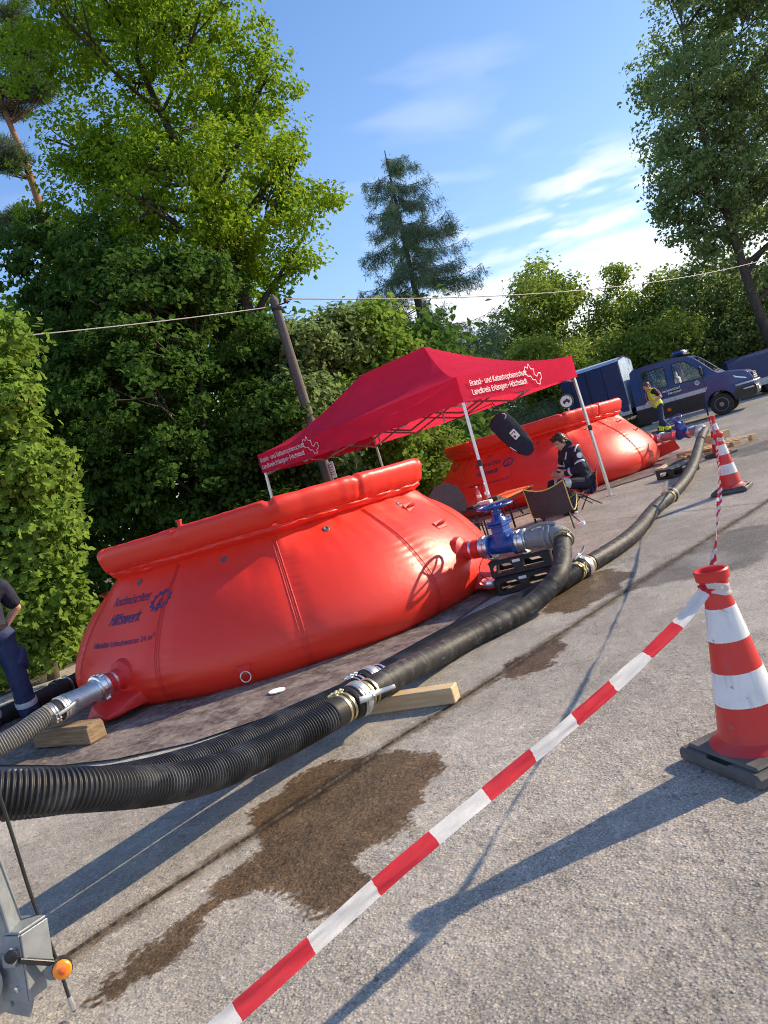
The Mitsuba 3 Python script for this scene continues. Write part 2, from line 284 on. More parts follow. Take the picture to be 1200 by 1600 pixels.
def melt(parts, edge=0.03, it=8, noise=0.0, freq=9):
    m = tm(m3.Manifold.batch_boolean(list(parts), m3.OpType.Add).refine_to_length(edge)); m = trimesh.Trimesh(m.vertices, m.faces)
    trimesh.smoothing.filter_taubin(m, iterations=it)
    if noise: m.vertices = m.vertices + m.vertex_normals * (noise * 2 * (meshkit.fbm(m.vertices * freq, 3, 3)[:, None] - 0.5))
    return m
def text(s, h, depth=0.002, bold=False): return meshkit.text_mesh(s, h, depth, bold)
def bar(a, b, w, h=None): # square bar between two points
    a, b = V(*a), V(*b); L = np.linalg.norm(b - a); m = bx(L, w, h or w, (L / 2, 0, 0), 0.002); m.apply_transform(frame(a, b - a, (0.01, 0.02, 1))); return m
def gear(R=1.0, teeth=12):
    s = Point(0, 0).buffer(R * 0.80, 24)
    for k in range(teeth):
        t = Polygon([(-.13 * R, .7 * R), (-.10 * R, R), (.10 * R, R), (.13 * R, .7 * R)]); s = s.union(affinity.rotate(t, 360 * k / teeth, origin=(0, 0)))
    ring = s.difference(Point(0, 0).buffer(R * 0.64, 24))
    m = [trimesh.creation.extrude_polygon(ring, 0.002, engine='earcut')]
    for ch, x, y in (('T', -.17, .22), ('H', -.17, -.18), ('W', -.24, -.56)):
        t = text(ch, 0.34 * R, 0.002, True); t.apply_translation((x * R, y * R, 0)); m.append(t)
    return cat(*m)

# ------------------------------------------------------------------ the setting
XY = np.array([[-600, -60], [600, -60], [600, 700], [-600, 700]], float)
single('ground', flat(Polygon(XY), -0.03), 'm_soil', 'dark leaf-strewn soil under the trees around the concrete yard', None, kind='structure', smooth=False)
YARD = Polygon([(-14, -4), (-12, 6.5), (-6.2, 8.9), (-4.9, 11.2), (-3.2, 12.9), (-1.4, 15.6), (0.4, 19.5), (3.0, 24), (6.0, 30), (12, 36), (30, 39), (60, 40), (60, -4)])
J1 = LineString([(-4.6, -0.6), (-1.83, 2.60), (-1.65, 2.81), (-1.253, 3.17), (-0.705, 3.665), (-0.363, 4.0), (0.22, 4.494), (1.856, 6.0), (3.832, 7.727), (14, 17.0), (40, 41)])
J2 = LineString([(3.95, 7.83), (3.287, 8.986), (2.702, 10.11), (-2, 18.5)])
J3 = LineString([(6.9, 15.3), (7.744, 16.067), (9.447, 17.693), (16, 24.2)])
single('joint_filler', flat(YARD.buffer(-0.02), -0.012), 'm_joint', 'dark bitumen and grit filling the joints of the concrete', None, kind='structure', smooth=False)
pv = thing('pavement', 'weathered grey concrete yard with exposed aggregate and wet stains', None, kind='structure')
_j = np.array(J1.segmentize(0.06).coords); _j[:, :2] += 0.010 * (np.stack([meshkit.noise(np.c_[_j * 9, 0 * _j[:, :1]], 1), meshkit.noise(np.c_[_j * 9, 0 * _j[:, :1]], 2)], 1) - .5)
gap = unary_union([LineString(_j).buffer(0.017), J2.buffer(0.006), J3.buffer(0.006)])
slabs = YARD.difference(gap)
for s in sorted(getattr(slabs, 'geoms', [slabs]), key=lambda q: -q.area):
    if s.area < 0.2: continue
    rim = s.buffer(-0.006)
    top = flat(s, 0.0)
    # the slab's edge towards the joint, a small skirt going down
    sk = []
    for ring in [s.exterior, *s.interiors]:
        c = np.array(ring.coords); q = np.stack([np.c_[c, np.zeros(len(c))], np.c_[c, np.full(len(c), -0.03)]], 0)
        sk.append(gridmesh(q, wrap=False))
    part(pv, 'concrete_slab', cat(top), 'm_concrete', smooth=False)
    part(pv, 'slab_edge', cat(*sk), 'm_joint', smooth=False)

# ------------------------------------------------------------------ water tanks
PROF = np.array([(1.20, 1.71), (1.155, 1.755), (1.05, 1.865), (0.95, 1.985), (0.87, 2.075), (0.74, 2.195), (0.6, 2.295), (0.4, 2.40), (0.2, 2.43), (0.08, 2.385), (0.0, 2.24)])
_t = np.r_[0, np.cumsum(np.linalg.norm(np.diff(PROF, axis=0), axis=1))]; PLEN = _t[-1]; _ps = CubicSpline(_t, PROF)
def uz(z): u = np.linspace(0, PLEN, 400); return np.interp(-z, -_ps(u)[:, 0], u)
def hexr(phi):
    a = (phi - rad(2)) % rad(60) - rad(30)
    return 0.62 * 1.93 * math.cos(rad(30)) / np.cos(a) + 0.38 * 1.79
def ssm(a, b, x): t = np.clip((x - a) / (b - a), 0, 1); return t * t * (3 - 2 * t)
class Tank:
    def __init__(s, c, turn=0.0, k=1.0):
        s.c, s.k = V(*c, 0), k; s.a0 = math.atan2(-c[1], -c[0]) + turn
    def P(s, phi, u, off=0.0):
        phi, u = np.broadcast_arrays(np.asarray(phi, float), np.asarray(u, float)); z, R = _ps(u)[..., 0], _ps(u)[..., 1]
        top = 1 - ssm(0.0, 0.55, u)
        R = R + top * (hexr(phi) - 0.055 - 1.71) * 0.9
        q = np.stack([np.cos(phi) * 3, np.sin(phi) * 3, z * 0], -1)
        R = R + top * 0.030 * (meshkit.noise(np.stack([phi * 14, u * 5, 0 * u], -1), 2) - 0.5) + 0.05 * (meshkit.fbm(q * 0.5, 2, 7) - 0.5) * ssm(0, .4, u)
        seam = np.abs((phi - rad(1) + rad(16.35)) % rad(32.7) - rad(16.35))
        R = R - 0.016 * np.exp(-(seam / rad(2.6)) ** 2) * ssm(0.15, .5, u) - 0.012 * np.exp(-(seam / rad(7)) ** 2) * ssm(1.2, 1.5, u)
        R = R + 0.0028 * np.exp(-(seam / rad(5)) ** 2) * np.sin(u * 75 + 3 * meshkit.noise(np.stack([phi * 9, u * 3, 0 * u], -1), 5)) * meshkit.noise(np.stack([phi * 3, u * 4, 0 * u], -1), 6) * ssm(.2, .4, u) * (1 - ssm(1.5, 1.8, u))
        R = R + 0.010 * (1 - ssm(.25, .75, u)) * (meshkit.noise(np.stack([phi * 30, u * 3, 0 * u], -1), 12) - .5)
        d = _ps(u, 1); nl = np.hypot(d[..., 0], d[..., 1]); nR, nz = -d[..., 0] / nl, d[..., 1] / nl
        R, z = R + off * nR, np.maximum(z + off * nz, 0.006 + 0 * z)
        a = phi + s.a0
        return s.c + s.k * np.stack([R * np.cos(a), R * np.sin(a), z], -1)
    def out(s, phi, z):
        p = s.P(rad(phi), uz(z)); a = rad(phi) + s.a0
        return p, V(math.cos(a), math.sin(a), 0)
    def wrapm(s, m, phi0, z0, off=0.003, slant=0.0):  # flat lettering laid onto the wall
        v = np.array(m.vertices); x = v[:, 0] + slant * v[:, 1]; u0 = float(uz(z0)); R0 = float(_ps(u0)[1])
        q = trimesh.Trimesh(s.P(rad(phi0) + x / R0, np.clip(u0 - v[:, 1], 0, PLEN), off + v[:, 2]), m.faces, process=False); return q
def build_tank(tk, lab, group):
    t = thing('water_tank', lab, 'water tank', 'red self supporting water tanks')
    ph, us = np.meshgrid(np.linspace(-np.pi, np.pi, 396, endpoint=False), np.r_[np.linspace(0, .6, 30), np.linspace(.61, PLEN, 90)], indexing='ij')
    v = np.transpose(tk.P(ph, us), (1, 0, 2)); cen = np.array([tk.c + V(0, 0, 1.2 * tk.k), tk.c + V(0, 0, 0.004)])
    part(t, 'body', gridmesh(v[::-1], True, cen[::-1]), 'm_pvc', smooth=True)
    # the floating collar: a hexagonal air tube, and the skirt it hangs from
    f = np.linspace(-np.pi, np.pi, 480, endpoint=False)
    kink = np.abs((f - rad(2) + rad(15)) % rad(30) - rad(15)); big = np.abs((f - rad(2) + rad(30)) % rad(60) - rad(30))
    r = 0.128 * (1 - 0.16 * np.exp(-(kink / rad(0.9)) ** 2) - 0.10 * np.exp(-(big / rad(1.3)) ** 2) + 0.05 * np.exp(-(kink / rad(6)) ** 2)) * (1 + 0.05 * (meshkit.noise(np.stack([f * 26, 0 * f, 0 * f], -1), 4) - .5))
    rho = hexr(f); b = np.linspace(0, 2 * np.pi, 30, endpoint=False); rib = 1 + 0.05 * np.exp(-(kink / rad(2.5)) ** 2)[:, None] * np.sin(5 * b)[None]
    zc = 1.375 + 0.012 * np.sin(2 * f + 1)
    cb, sb = np.cos(b), np.sin(b); se = (np.abs(cb) ** 3 + np.abs(sb) ** 3) ** (-1 / 3); RR = rho[:, None] + r[:, None] * rib * (cb * se * .80 + .18 * sb * se); ZZ = zc[:, None] + r[:, None] * rib * sb * se * 1.0; A = f[:, None] + tk.a0 + 0 * b
    vv = tk.c + tk.k * np.stack([RR * np.cos(A), RR * np.sin(A), ZZ], -1); vv = np.concatenate([vv, vv[:1]])
    part(t, 'float_collar', gridmesh(vv), 'm_pvc', smooth=True)
    w = np.linspace(0, 1, 12); fold = meshkit.fbm(np.stack([f[:, None] * 9 + 0 * w, 0 * f[:, None] + w * 2, 0 * f[:, None] + 0 * w], -1), 3, 8) - 0.5
    R2 = (rho + 0.02)[:, None] + (-0.075 * w + 0.035 * np.sin(np.pi * w)) + 0.075 * fold * np.sin(np.pi * w) + 0.012; Z2 = (zc - 0.115)[:, None] - w * (0.085 - 0.0) + 0.02 * fold * w
    A2 = f[:, None] + tk.a0 + 0 * w; v2 = tk.c + tk.k * np.stack([R2 * np.cos(A2), R2 * np.sin(A2), Z2], -1)
    part(t, 'skirt', gridmesh(np.transpose(v2, (1, 0, 2))), 'm_pvc', smooth=True)
    for k in range(-3, 5):
        p0 = rad(1 + 32.7 * k); us = np.linspace(0.06, PLEN - 0.08, 50); S = []
        for dphi, rr in ((-0.018, .004), (-0.009, .0025), (0.0, .005)):
            S.append(sweep(tk.P(p0 + dphi + 0 * us, us, 0.002), rr * tk.k, 6))
        part(t, 'seam', cat(*S), 'm_pvc_seam', smooth=True)
    for k in range(-3, 4):
        p, d = tk.out(1.2 + 15.8 + 31.6 * (k - .02), 1.09); n = nrm(d * .72 + V(0, 0, .7))
        part(t, 'grommet', lathe(p - n * 0.006, n, [(0, 0.034), (.012, .034), (.016, .024), (.010, .012)], 16), 'm_grommet')
    for phi, z in ((50, 1.03), (50, 0.78), (-80, 1.0)):
        p, d = tk.out(phi, z); n = nrm(d * .8 + V(0, 0, .55)); M = frame(p, np.cross((0, 0, 1), n), n)
        loop = sweep(spl([(-.07, 0, 0), (-.05, 0, .035), (0, 0, .05), (.05, 0, .035), (.07, 0, 0)], 24), .012, 8, sy=1.6)
        part(t, 'handle', cat(loop, bx(.2, .1, .008, (0, 0, .006))), 'm_pvc_soft', M=M)
    p, d = tk.out(-12.7, 0.17); M = frame(p + d * .012, np.cross((0, 0, 1), d), d)
    e = part(t, 'lashing_eye', prism([(-.07, 0.05), (.07, .05), (.03, -.03), (-.03, -.03)], .01), 'm_pvc_soft', M=M)
    a = np.linspace(0, 2 * np.pi, 26); part(e, 'ring', sweep(np.c_[.045 * np.cos(a), .045 * np.sin(a) - .05, 0 * a + .015], .006, 8), 'm_steel', M=M)
    p, d = tk.out(-22, 1.15); part(t, 'air_valve', lathe(tk.c + tk.k * V(1.72 * math.cos(rad(-27) + tk.a0), 1.72 * math.sin(rad(-27) + tk.a0), 1.48), (0, 0, 1), [(0, .022), (.07, .022), (.07, .03), (.085, .03)], 14), 'm_pvc_soft')
    for s, h, phi, z, sl in (('Technisches', .106, -56.0, 0.925, .18), ('Hilfswerk', .108, -53.0, 0.775, .18), ('Faltbehälter Schmutzwasser 24 m³', .052, -57.5, 0.60, 0.0)):
        m = text(s, h, 0.0015, s[0] == 'H'); m.apply_scale(({'T': .60, 'H': .50, 'F': .97}[s[0]] / m.extents[0], 1, 1))
        part(t, 'lettering', tk.wrapm(m, phi, z, slant=sl), 'm_navy_print', smooth=False, label=f'navy printed words {s}')
    g = gear(.115); part(t, 'emblem', tk.wrapm(g, -33.8, .90, slant=.15), 'm_navy_print', smooth=False, label='navy cogwheel emblem printed on the tank wall')
    return t
tank1 = Tank((-1.35, 8.63))
tank2 = Tank((3.70, 16.85), rad(18), 1.05)
t1 = build_tank(tank1, 'large red water tank in front with sunlit right side and two hose outlets', None)
t2 = build_tank(tank2, 'red water tank farther back, behind the seated man and the tent', None)
def flange(tk, t, phi, z, L=.16):
    p, d = tk.out(phi, z); d = nrm(d + V(0, 0, -0.02)); k = tk.k
    part(t, 'outlet', lathe(p - d * .06, d, [(0, .16 * k), (.055, .15 * k), (.075, .115 * k), (.09, .095 * k), (.09 + L, .092 * k), (.09 + L, .07)], 28), 'm_pvc_soft')
    part(t, 'clamp_band', lathe(p + d * (.02 + L * .45), d, [(0, .096 * k), (.022, .096 * k)], 28), 'm_steel')
    return p + d * (.03 + L), d
O1, D1 = flange(tank1, t1, 48.4, .47)
OL, DL = flange(tank1, t1, -43.0, .34)
O2, D2 = flange(tank2, t2, 66.0, .46)
def flap(tk, t, phi, pts):
    p, d = tk.out(phi, 0.06); m = melt([hullof(*[ball(V(*q), .02, n=8) for q in pts[i]]) for i in range(len(pts))], .04, 3, .012, 12)
    part(t, 'flap', m, 'm_pvc_soft', M=frame(p, np.cross((0, 0, 1), d), (0, 0, 1)), label='red fabric flap lying at the foot of the tank')
flap(tank1, t1, -43, [[(-.20, .05, .03), (.22, .05, .03), (-.22, -.33, .02), (.12, -.38, .02), (-.15, -.05, .15), (.2, -.02, .13), (-.16, -.3, .11), (.0, -.36, .06)]])
flap(tank1, t1, 52, [[(-.16, .1, .02), (.3, .1, .02), (-.10, -.30, .02), (.15, -.28, .02), (-.1, .05, .2), (.1, 0, .2)]])
flap(tank2, t2, 66, [[(-.16, .1, .2), (.2, .1, .25), (-.05, -.42, .3), (.1, -.5, .1), (-.1, .05, .02), (.1, 0, .02)]])

# tarpaulin under the tanks
def sheet(name, outline, lab, z0=0.010, amp=0.016, seed=3):
    poly = Polygon(outline); x0, y0, x1, y1 = poly.bounds; st = 0.07
    gx, gy = np.meshgrid(np.arange(x0, x1 + st, st), np.arange(y0, y1 + st, st), indexing='ij')
    import shapely
    P = np.c_[gx.ravel(), gy.ravel()]; ins = shapely.contains_xy(poly, P[:, 0], P[:, 1]).reshape(gx.shape)
    ring = np.array(poly.exterior.segmentize(0.05).coords)[:-1]
    from scipy.spatial import Delaunay
    inner = P[ins.ravel()]; dist = shapely.distance(poly.exterior, shapely.points(inner)); inner = inner[dist > .03]; A = np.vstack([ring, inner]); tri = Delaunay(A).simplices
    cen = A[tri].mean(1); tri = tri[shapely.contains_xy(poly, cen[:, 0], cen[:, 1])]
    e = np.r_[np.zeros(len(ring)), shapely.distance(poly.exterior, shapely.points(inner))]
    q = np.c_[A[:, 0] * 1.1 + A[:, 1] * .9, (A[:, 1] - A[:, 0]) * 3.0, 0 * e]
    f = meshkit.fbm(q, 4, seed); z = z0 + amp * np.clip((f - .42) * 4, 0, 1) * ssm(0, .12, e) + 0.012 * np.exp(-(e / .03) ** 2) * meshkit.noise(np.c_[A * 2.2, 0 * e], 5)
    m = trimesh.Trimesh(np.c_[A, z], tri, process=False)
    if m.face_normals[:, 2].mean() < 0: m.invert()
    return single(name, m, 'm_tarp', lab, 'tarpaulin', smooth=True)
sheet('tarpaulin', [(-5.2, 6.6), (-3.69, 6.10), (-2.88, 5.50), (-2.34, 5.24), (-1.74, 5.12), (-1.15, 5.20), (-0.73, 5.36), (-0.34, 5.64), (-0.01, 5.92), (0.36, 6.5), (0.62, 6.88), (1.0, 7.3), (1.35, 8.6), (1.3, 10.2), (0.6, 11.6), (-1.4, 12.1), (-3.4, 11.2), (-4.4, 9.4)], 'crumpled grey brown tarpaulin under the front tank')
sheet('tarpaulin', [(1.9, 13.1), (3.6, 13.5), (4.9, 13.6), (5.75, 14.0), (6.6, 15.2), (6.9, 17.0), (6.0, 19.4), (3.2, 20.0), (0.9, 18.8), (0.6, 15.6)], 'grey tarpaulin under the far red tank', seed=8)
p = V(-1.21, 5.78, .028); single('white_disc', lathe(p, (0.05, 0, 1), [(0, .066), (.008, .068), (.011, .06), (.009, .02)], 28), 'm_white', 'flat white plastic disc lying on the tarpaulin by the front tank', 'lid')

# ------------------------------------------------------------------ hoses and their couplings
HR = 0.081
def ribbed(P, r=HR, pitch=0.0185, amp=0.0045, sides=22):
    P = resample(spl(P, 200), pitch / 6); k = np.arange(len(P))
    return sweep(P, r + amp * np.clip(1.7 * np.cos(2 * np.pi * k / 6), -1, 1), sides)
def smoothhose(P, r=HR, sides=24):
    P = resample(spl(P, 200), 0.012); s = np.arange(len(P)) * .012
    rr = r + 0.0016 * (meshkit.noise(np.c_[s * 30, 0 * s, 0 * s], 3) - .5) * 2 + 0.0025 * (meshkit.noise(np.c_[s * 4, 0 * s, 0 * s], 6) - .5)
    m = sweep(P, rr, sides); n = len(P); uv = np.r_[np.c_[np.repeat(s, sides), np.tile(np.arange(sides) / sides, n)], [[0, 0], [s[-1], 0]]]
    return m, uv
def band(t, p, d, r, m='m_brass', w=.022, bolt=True, up=(0, 0, 1)):
    d = nrm(d); part(t, 'clamp_band', lathe(p - d * w / 2, d, [(0, r), (0.001, r + .004), (w - .001, r + .004), (w, r)], 30), m)
    if bolt:
        u = nrm(np.asarray(up, float) - d * (d @ up)); M = frame(p + u * (r + .012), np.cross(u, d), u)
        part(t, 'clamp_bolt', cat(bx(.05, .018, .016), tube((-.045, 0, 0), (.045, 0, 0), .005, 8), bx(.012, .02, .03, (.02, 0, 0)), bx(.012, .02, .03, (-.02, 0, 0)), tube((.04, 0, 0), (.052, 0, 0), .010, 6)), m, M=M)
def coupling(t, p, d, side, m='m_galv', bm='m_brass', lever=True, k=1.0):
    p, d = V(*p), nrm(d); side = nrm(np.asarray(side, float) - d * (d @ np.asarray(side, float))); R = HR * k
    u = nrm(np.cross(side, d)); u = u if u[2] > 0 else -u
    for s, e in ((-1, (-.085, -.125)), (1, (.085, .125))):
        for x in e: band(t, p + d * x, d, R + .002, bm, .019, bolt=(s < 0), up=u)
    part(t, 'coupling_socket', lathe(p - d * .065, d, [(0, R), (.004, R + .012), (.02, R + .02), (.028, R + .02), (.034, R + .012), (.040, R + .022), (.048, R + .022), (.052, R + .008)], 34), 'm_black_rubber')
    part(t, 'seal_ring', lathe(p - d * .018, d, [(0, R + .006), (.002, R + .024), (.012, R + .024), (.014, R + .006)], 34), 'm_steel')
    part(t, 'coupling_ball', lathe(p - d * .004, d, [(0, R + .014), (.004, R + .026), (.03, R + .030), (.05, R + .026), (.062, R + .012), (.066, R)], 34), m)
    if lever:
        c = [(-.06, R + .02, 0), (-.01, R + .036, .01), (.05, R + .040, .012), (.10, R + .05, .02), (.15, R + .08, .03), (.175, R + .09, .035)]
        M = np.eye(4); M[:3, 0], M[:3, 1], M[:3, 2], M[:3, 3] = d, side, np.cross(d, side), p
        q = spl(c, 30); part(t, 'lever', cat(sweep(q, np.linspace(.016, .010, 30), 10, sx=.6, sy=1.3), tube((.03, R + .03, -.01), (.03, R + .045, .025), .012, 10)), m, M=M)
HA = [(1.39, 6.53, .43), (1.28, 6.20, .33), (1.13, 5.98, .205), (0.985, 5.88, .125), (0.73, 5.72, .088), (0.386, 5.495, .084), (0.113, 5.213, .10), (-0.132, 4.80, .165), (-0.30, 4.54, .195), (-0.41, 4.40, .20)]
HA2 = [(-0.555, 4.235, .20), (-0.646, 4.14, .20), (-0.787, 4.0, .205), (-1.0, 3.66, .26), (-1.16, 3.33, .35), (-1.30, 3.02, .485), (-1.42, 2.74, .635), (-1.60, 2.60, .735), (-1.85, 2.50, .83), (-2.3, 2.5, .90)]
AX1 = nrm(V(1.41, 6.80, .455) - O1); V1 = O1 + AX1 * .27; toA = nrm(V(-.38, -.86, -.34)); L1, B1 = .22, .13
def elbow_end(o, d, to, L, bend):
    a = o + d * (L + .03); ang = math.acos(np.clip(d @ to, -1, 1)); p2 = nrm(to - d * (d @ to)); return a + p2 * bend * (1 - math.cos(ang)) + d * bend * math.sin(ang)
E1 = elbow_end(V1 + AX1 * .255, AX1, toA, L1, B1); HA = [E1 - toA * .02, E1 + toA * .12, (1.18, 5.99, .205)] + HA[3:]
h = thing('discharge_hose', 'smooth black hose sweeping from the front blue valve to the coupling beside the squared timber', 'hose', 'black water hoses')
m, uv = smoothhose(HA); part(h, 'hose_wall', m, 'm_hose', smooth=True, uv=uv)
h2 = thing('suction_hose', 'ribbed black hose raised in the foreground at the left, nearest the viewer', 'hose', 'black water hoses')
part(h2, 'hose_wall', ribbed(HA2), 'm_rib', smooth=True)
dA = nrm(V(*HA[-1]) - V(*HA2[0])); coupling(h2, V(-0.475, 4.325, .20), dA, (.55, -.75, .25))
q = V(*HA2[0]); part(h2, 'hose_cuff', lathe(q - dA * .10, dA, [(0, HR + .001), (.01, HR + .004), (.12, HR + .004), (.13, HR)], 30), 'm_black_rubber')
HB1 = [(6.62, 14.75, .46), (6.30, 14.2, .42), (5.75, 13.2, .33), (5.05, 11.9, .22), (4.35, 10.7, .13), (3.80, 9.90, .085)]
HB2 = [(3.62, 9.62, .085), (3.1, 8.85, .084), (2.369, 7.62, .084), (2.0, 7.18, .084), (1.72, 6.90, .086)]
HB3 = [(1.50, 6.66, .086), (1.15, 6.32, .086), (0.72, 6.02, .086), (0.40, 5.80, .086), (0.08, 5.53, .088), (-0.18, 5.27, .09), (-0.36, 5.08, .095)]
HB4 = [(-0.50, 4.93, .10), (-0.63, 4.74, .12), (-0.82, 4.44, .17), (-1.06, 4.04, .235), (-1.26, 3.64, .325), (-1.42, 3.24, .45), (-1.55, 2.94, .575), (-1.70, 2.76, .675), (-1.95, 2.66, .775), (-2.35, 2.66, .85)]
for i, (pts, lab, rb) in enumerate(((HB1, 'smooth black hose coming from the far blue valve, farthest section', 0), (HB2, 'smooth black hose section lying on the concrete beside the wet puddle and plastic bottle', 0),
                     (HB3, 'ribbed black hose on the tarpaulin edge between the plastic crates and the foreground coupling', 1), (HB4, 'ribbed black hose behind and below the nearest raised hose', 1))):
    h = thing('suction_hose' if rb else 'discharge_hose', lab, 'hose', 'black water hoses')
    if rb: part(h, 'hose_wall', ribbed(pts), 'm_rib', smooth=True)
    else:
        m, uv = smoothhose(pts); part(h, 'hose_wall', m, 'm_hose', smooth=True, uv=uv)
    if i < 3:
        nx = V(*(HB2, HB3, HB4)[i][0]); a = V(*pts[-1]); coupling(h, (a + nx) / 2, a - nx, (.6, -.6, .3) if i != 1 else (-.2, .1, 1), m='m_galv' if i else 'm_grey_pipe', bm=('m_brass', 'm_brass', 'm_steel')[i], lever=i > 0)

# outlet pipe at the tank's left, with its own hose
gp = thing('outlet_pipe', 'galvanised pipe with lever coupling on the left outlet of the front tank', 'pipe')
e = nrm(V(-3.06, 6.10, .315) - OL); a = OL
part(gp, 'hose_coupling', lathe(a - e * .01, e, [(0, .098), (.004, .116), (.03, .116), (.034, .108), (.052, .108), (.056, .118), (.09, .118), (.096, .10), (.11, .10)], 32), 'm_steel')
for q in range(6):
    an = q * math.pi / 3; u = nrm(np.cross(e, (0, 0, 1))); w = np.cross(u, e)
    part(gp, 'lug', bx(.05, .028, .03, b=.006), 'm_steel', M=frame(a + e * .035 + (math.cos(an) * u + math.sin(an) * w) * .118, e, math.cos(an) * u + math.sin(an) * w))
part(gp, 'pipe', lathe(a + e * .10, e, [(0, .092), (.02, .088), (.13, .088), (.24, .098), (.27, .104), (.30, .104), (.305, .09)], 32), 'm_galv')
part(gp, 'clamp_band', lathe(a + e * .40, e, [(0, .094), (.006, .104), (.02, .104), (.026, .092), (.035, .092), (.041, .106), (.055, .106), (.06, .09)], 32), 'm_galv')
part(gp, 'rubber_ring', lathe(a + e * .458, e, [(0, .086), (.01, .098), (.05, .092), (.06, .084)], 30), 'm_black_rubber')
sd = nrm(V(.6, -.75, .15)); q = spl([a + e * .30 + sd * .11, a + e * .40 + sd * .128 - V(0, 0, .02), a + e * .50 + sd * .12 - V(0, 0, .03)], 20); part(gp, 'lever', sweep(q, .016, 8, sx=.7), 'm_galv')
HC = [a + e * .50, a + e * .60, V(-3.27, 5.84, .268), V(-3.55, 5.66, .22), V(-4.0, 5.5, .15), V(-4.7, 5.4, .09)]
h = thing('suction_hose', 'dusty grey ribbed hose entering at the left edge beside the old timber block', 'hose', 'black water hoses')
part(h, 'hose_wall', ribbed(HC), 'm_rib_dusty', smooth=True); part(h, 'hose_cuff', lathe(a + e * .50, e, [(0, HR), (.005, HR + .006), (.08, HR + .005), (.085, HR)], 28), 'm_rib_dusty')
for x in (.515, .545): band(h, a + e * x, e, HR + .006, 'm_steel', .018, up=(.5, -.6, -.2))
HD = [(-5.2, 7.3, .10), (-4.55, 7.75, .10), (-4.1, 8.45, .11), (-3.75, 9.2, .14), (-3.3, 9.9, .2)]
h = thing('discharge_hose', 'black hose running behind the left end of the front tank past the standing man', 'hose', 'black water hoses')
m, uv = smoothhose(HD, .098); part(h, 'hose_wall', m, 'm_black_rubber', smooth=True)
dd = nrm(V(*HD[3]) - V(*HD[1])); band(h, V(*HD[2]) - dd * .06, dd, .10, 'm_steel'); band(h, V(*HD[2]) + dd * .05, dd, .10, 'm_steel')
part(h, 'coupling_collar', lathe(V(*HD[2]) - dd * .14, dd, [(0, .10), (.01, .122), (.06, .122), (.065, .11), (.12, .112), (.13, .10)], 26), 'm_black_rubber')

# ------------------------------------------------------------------ gate valves
def wheel(r, up0):
    a = np.linspace(0, 2 * np.pi, 49); rim = sweep(np.c_[r * np.cos(a), r * np.sin(a), 0 * a + up0], .0155, 12, caps=False); sp = []
    for k in range(5):
        t = 2 * np.pi * k / 5 + .3; c, s = math.cos(t), math.sin(t)
        sp.append(sweep(spl([(0.02 * c, .02 * s, up0 - .03), (r * .5 * c, r * .5 * s, up0 - .022), (r * .97 * c, r * .97 * s, up0)], 12), .011, 8))
    return cat(rim, *sp, lathe((0, 0, up0 - .05), (0, 0, 1), [(0, .026), (.05, .024), (.055, .012), (.075, .012)], 14))
def gate_valve(o, d, lab, tilt=None, up=(0, 0, 1)):
    t = thing('gate_valve', lab, 'valve', 'blue gate valves at the tank outlets'); M0 = frame(o, d, up); M = M0 @ np.diag([1, 1, .84, 1])
    body = cat(lathe((-.14, 0, 0), (1, 0, 0), [(0, .135), (.022, .135), (.024, .10), (.10, .105), (.18, .105), (.256, .10), (.258, .135), (.28, .135)], 30),
               bx(.15, .21, .20, (0, 0, .08), .03), bx(.13, .19, .10, (0, 0, .19), .02), bx(.17, .23, .028, (0, 0, .235), .008), bx(.17, .23, .028, (0, 0, .268), .008))
    part(t, 'valve_body', body, 'm_blue_iron', M=M)
    part(t, 'bonnet', cat(hullof(ball((0, 0, .27), .085, (1, 1.15, .35)), ball((0, 0, .35), .042)), lathe((0, 0, .33), (0, 0, 1), [(0, .045), (.04, .042), (.042, .052), (.06, .052), (.062, .03), (.08, .028)], 18), bx(.016, .18, .09, (0, 0, .30)), bx(.13, .016, .09, (0, 0, .30))), 'm_blue_iron', M=M)
    for x, y in np.ndindex(2, 3):
        part(t, 'bolt', lathe(((x - .5) * .14, (y - 1) * .09, .22), (0, 0, 1), [(0, .011), (.075, .011)], 6), 'm_blue_iron', M=M)
    part(t, 'spindle', tube((0, 0, .38), (0, 0, .47), .013), 'm_steel', M=M)
    W = M if tilt is None else M @ frame((0, 0, .40), (math.cos(tilt), 0, -math.sin(tilt)), (math.sin(tilt), 0, math.cos(tilt))) @ frame((0, 0, -.40), (1, 0, 0))
    part(t, 'handwheel', wheel(.165, .455), 'm_blue_iron', M=W)
    for s in (-1, 1):
        part(t, 'hose_coupling', lathe((s * .14, 0, 0), (s, 0, 0), [(0, .108), (.01, .112), (.04, .112), (.045, .102), (.055, .102), (.06, .114), (.10, .114), (.105, .095), (.115, .095)], 30), 'm_steel', M=M0)
        for k in range(3):
            an = 2 * math.pi * k / 3 + .5; part(t, 'lug', bx(.05, .03, .03, b=.006), 'm_galv', M=M0 @ frame((s * .19, math.cos(an) * .115, math.sin(an) * .115), (1, 0, 0), (0, math.cos(an), math.sin(an))))
    return t
gate_valve(V1, AX1, 'blue gate valve with handwheel at the front tank, standing over black plastic crates')
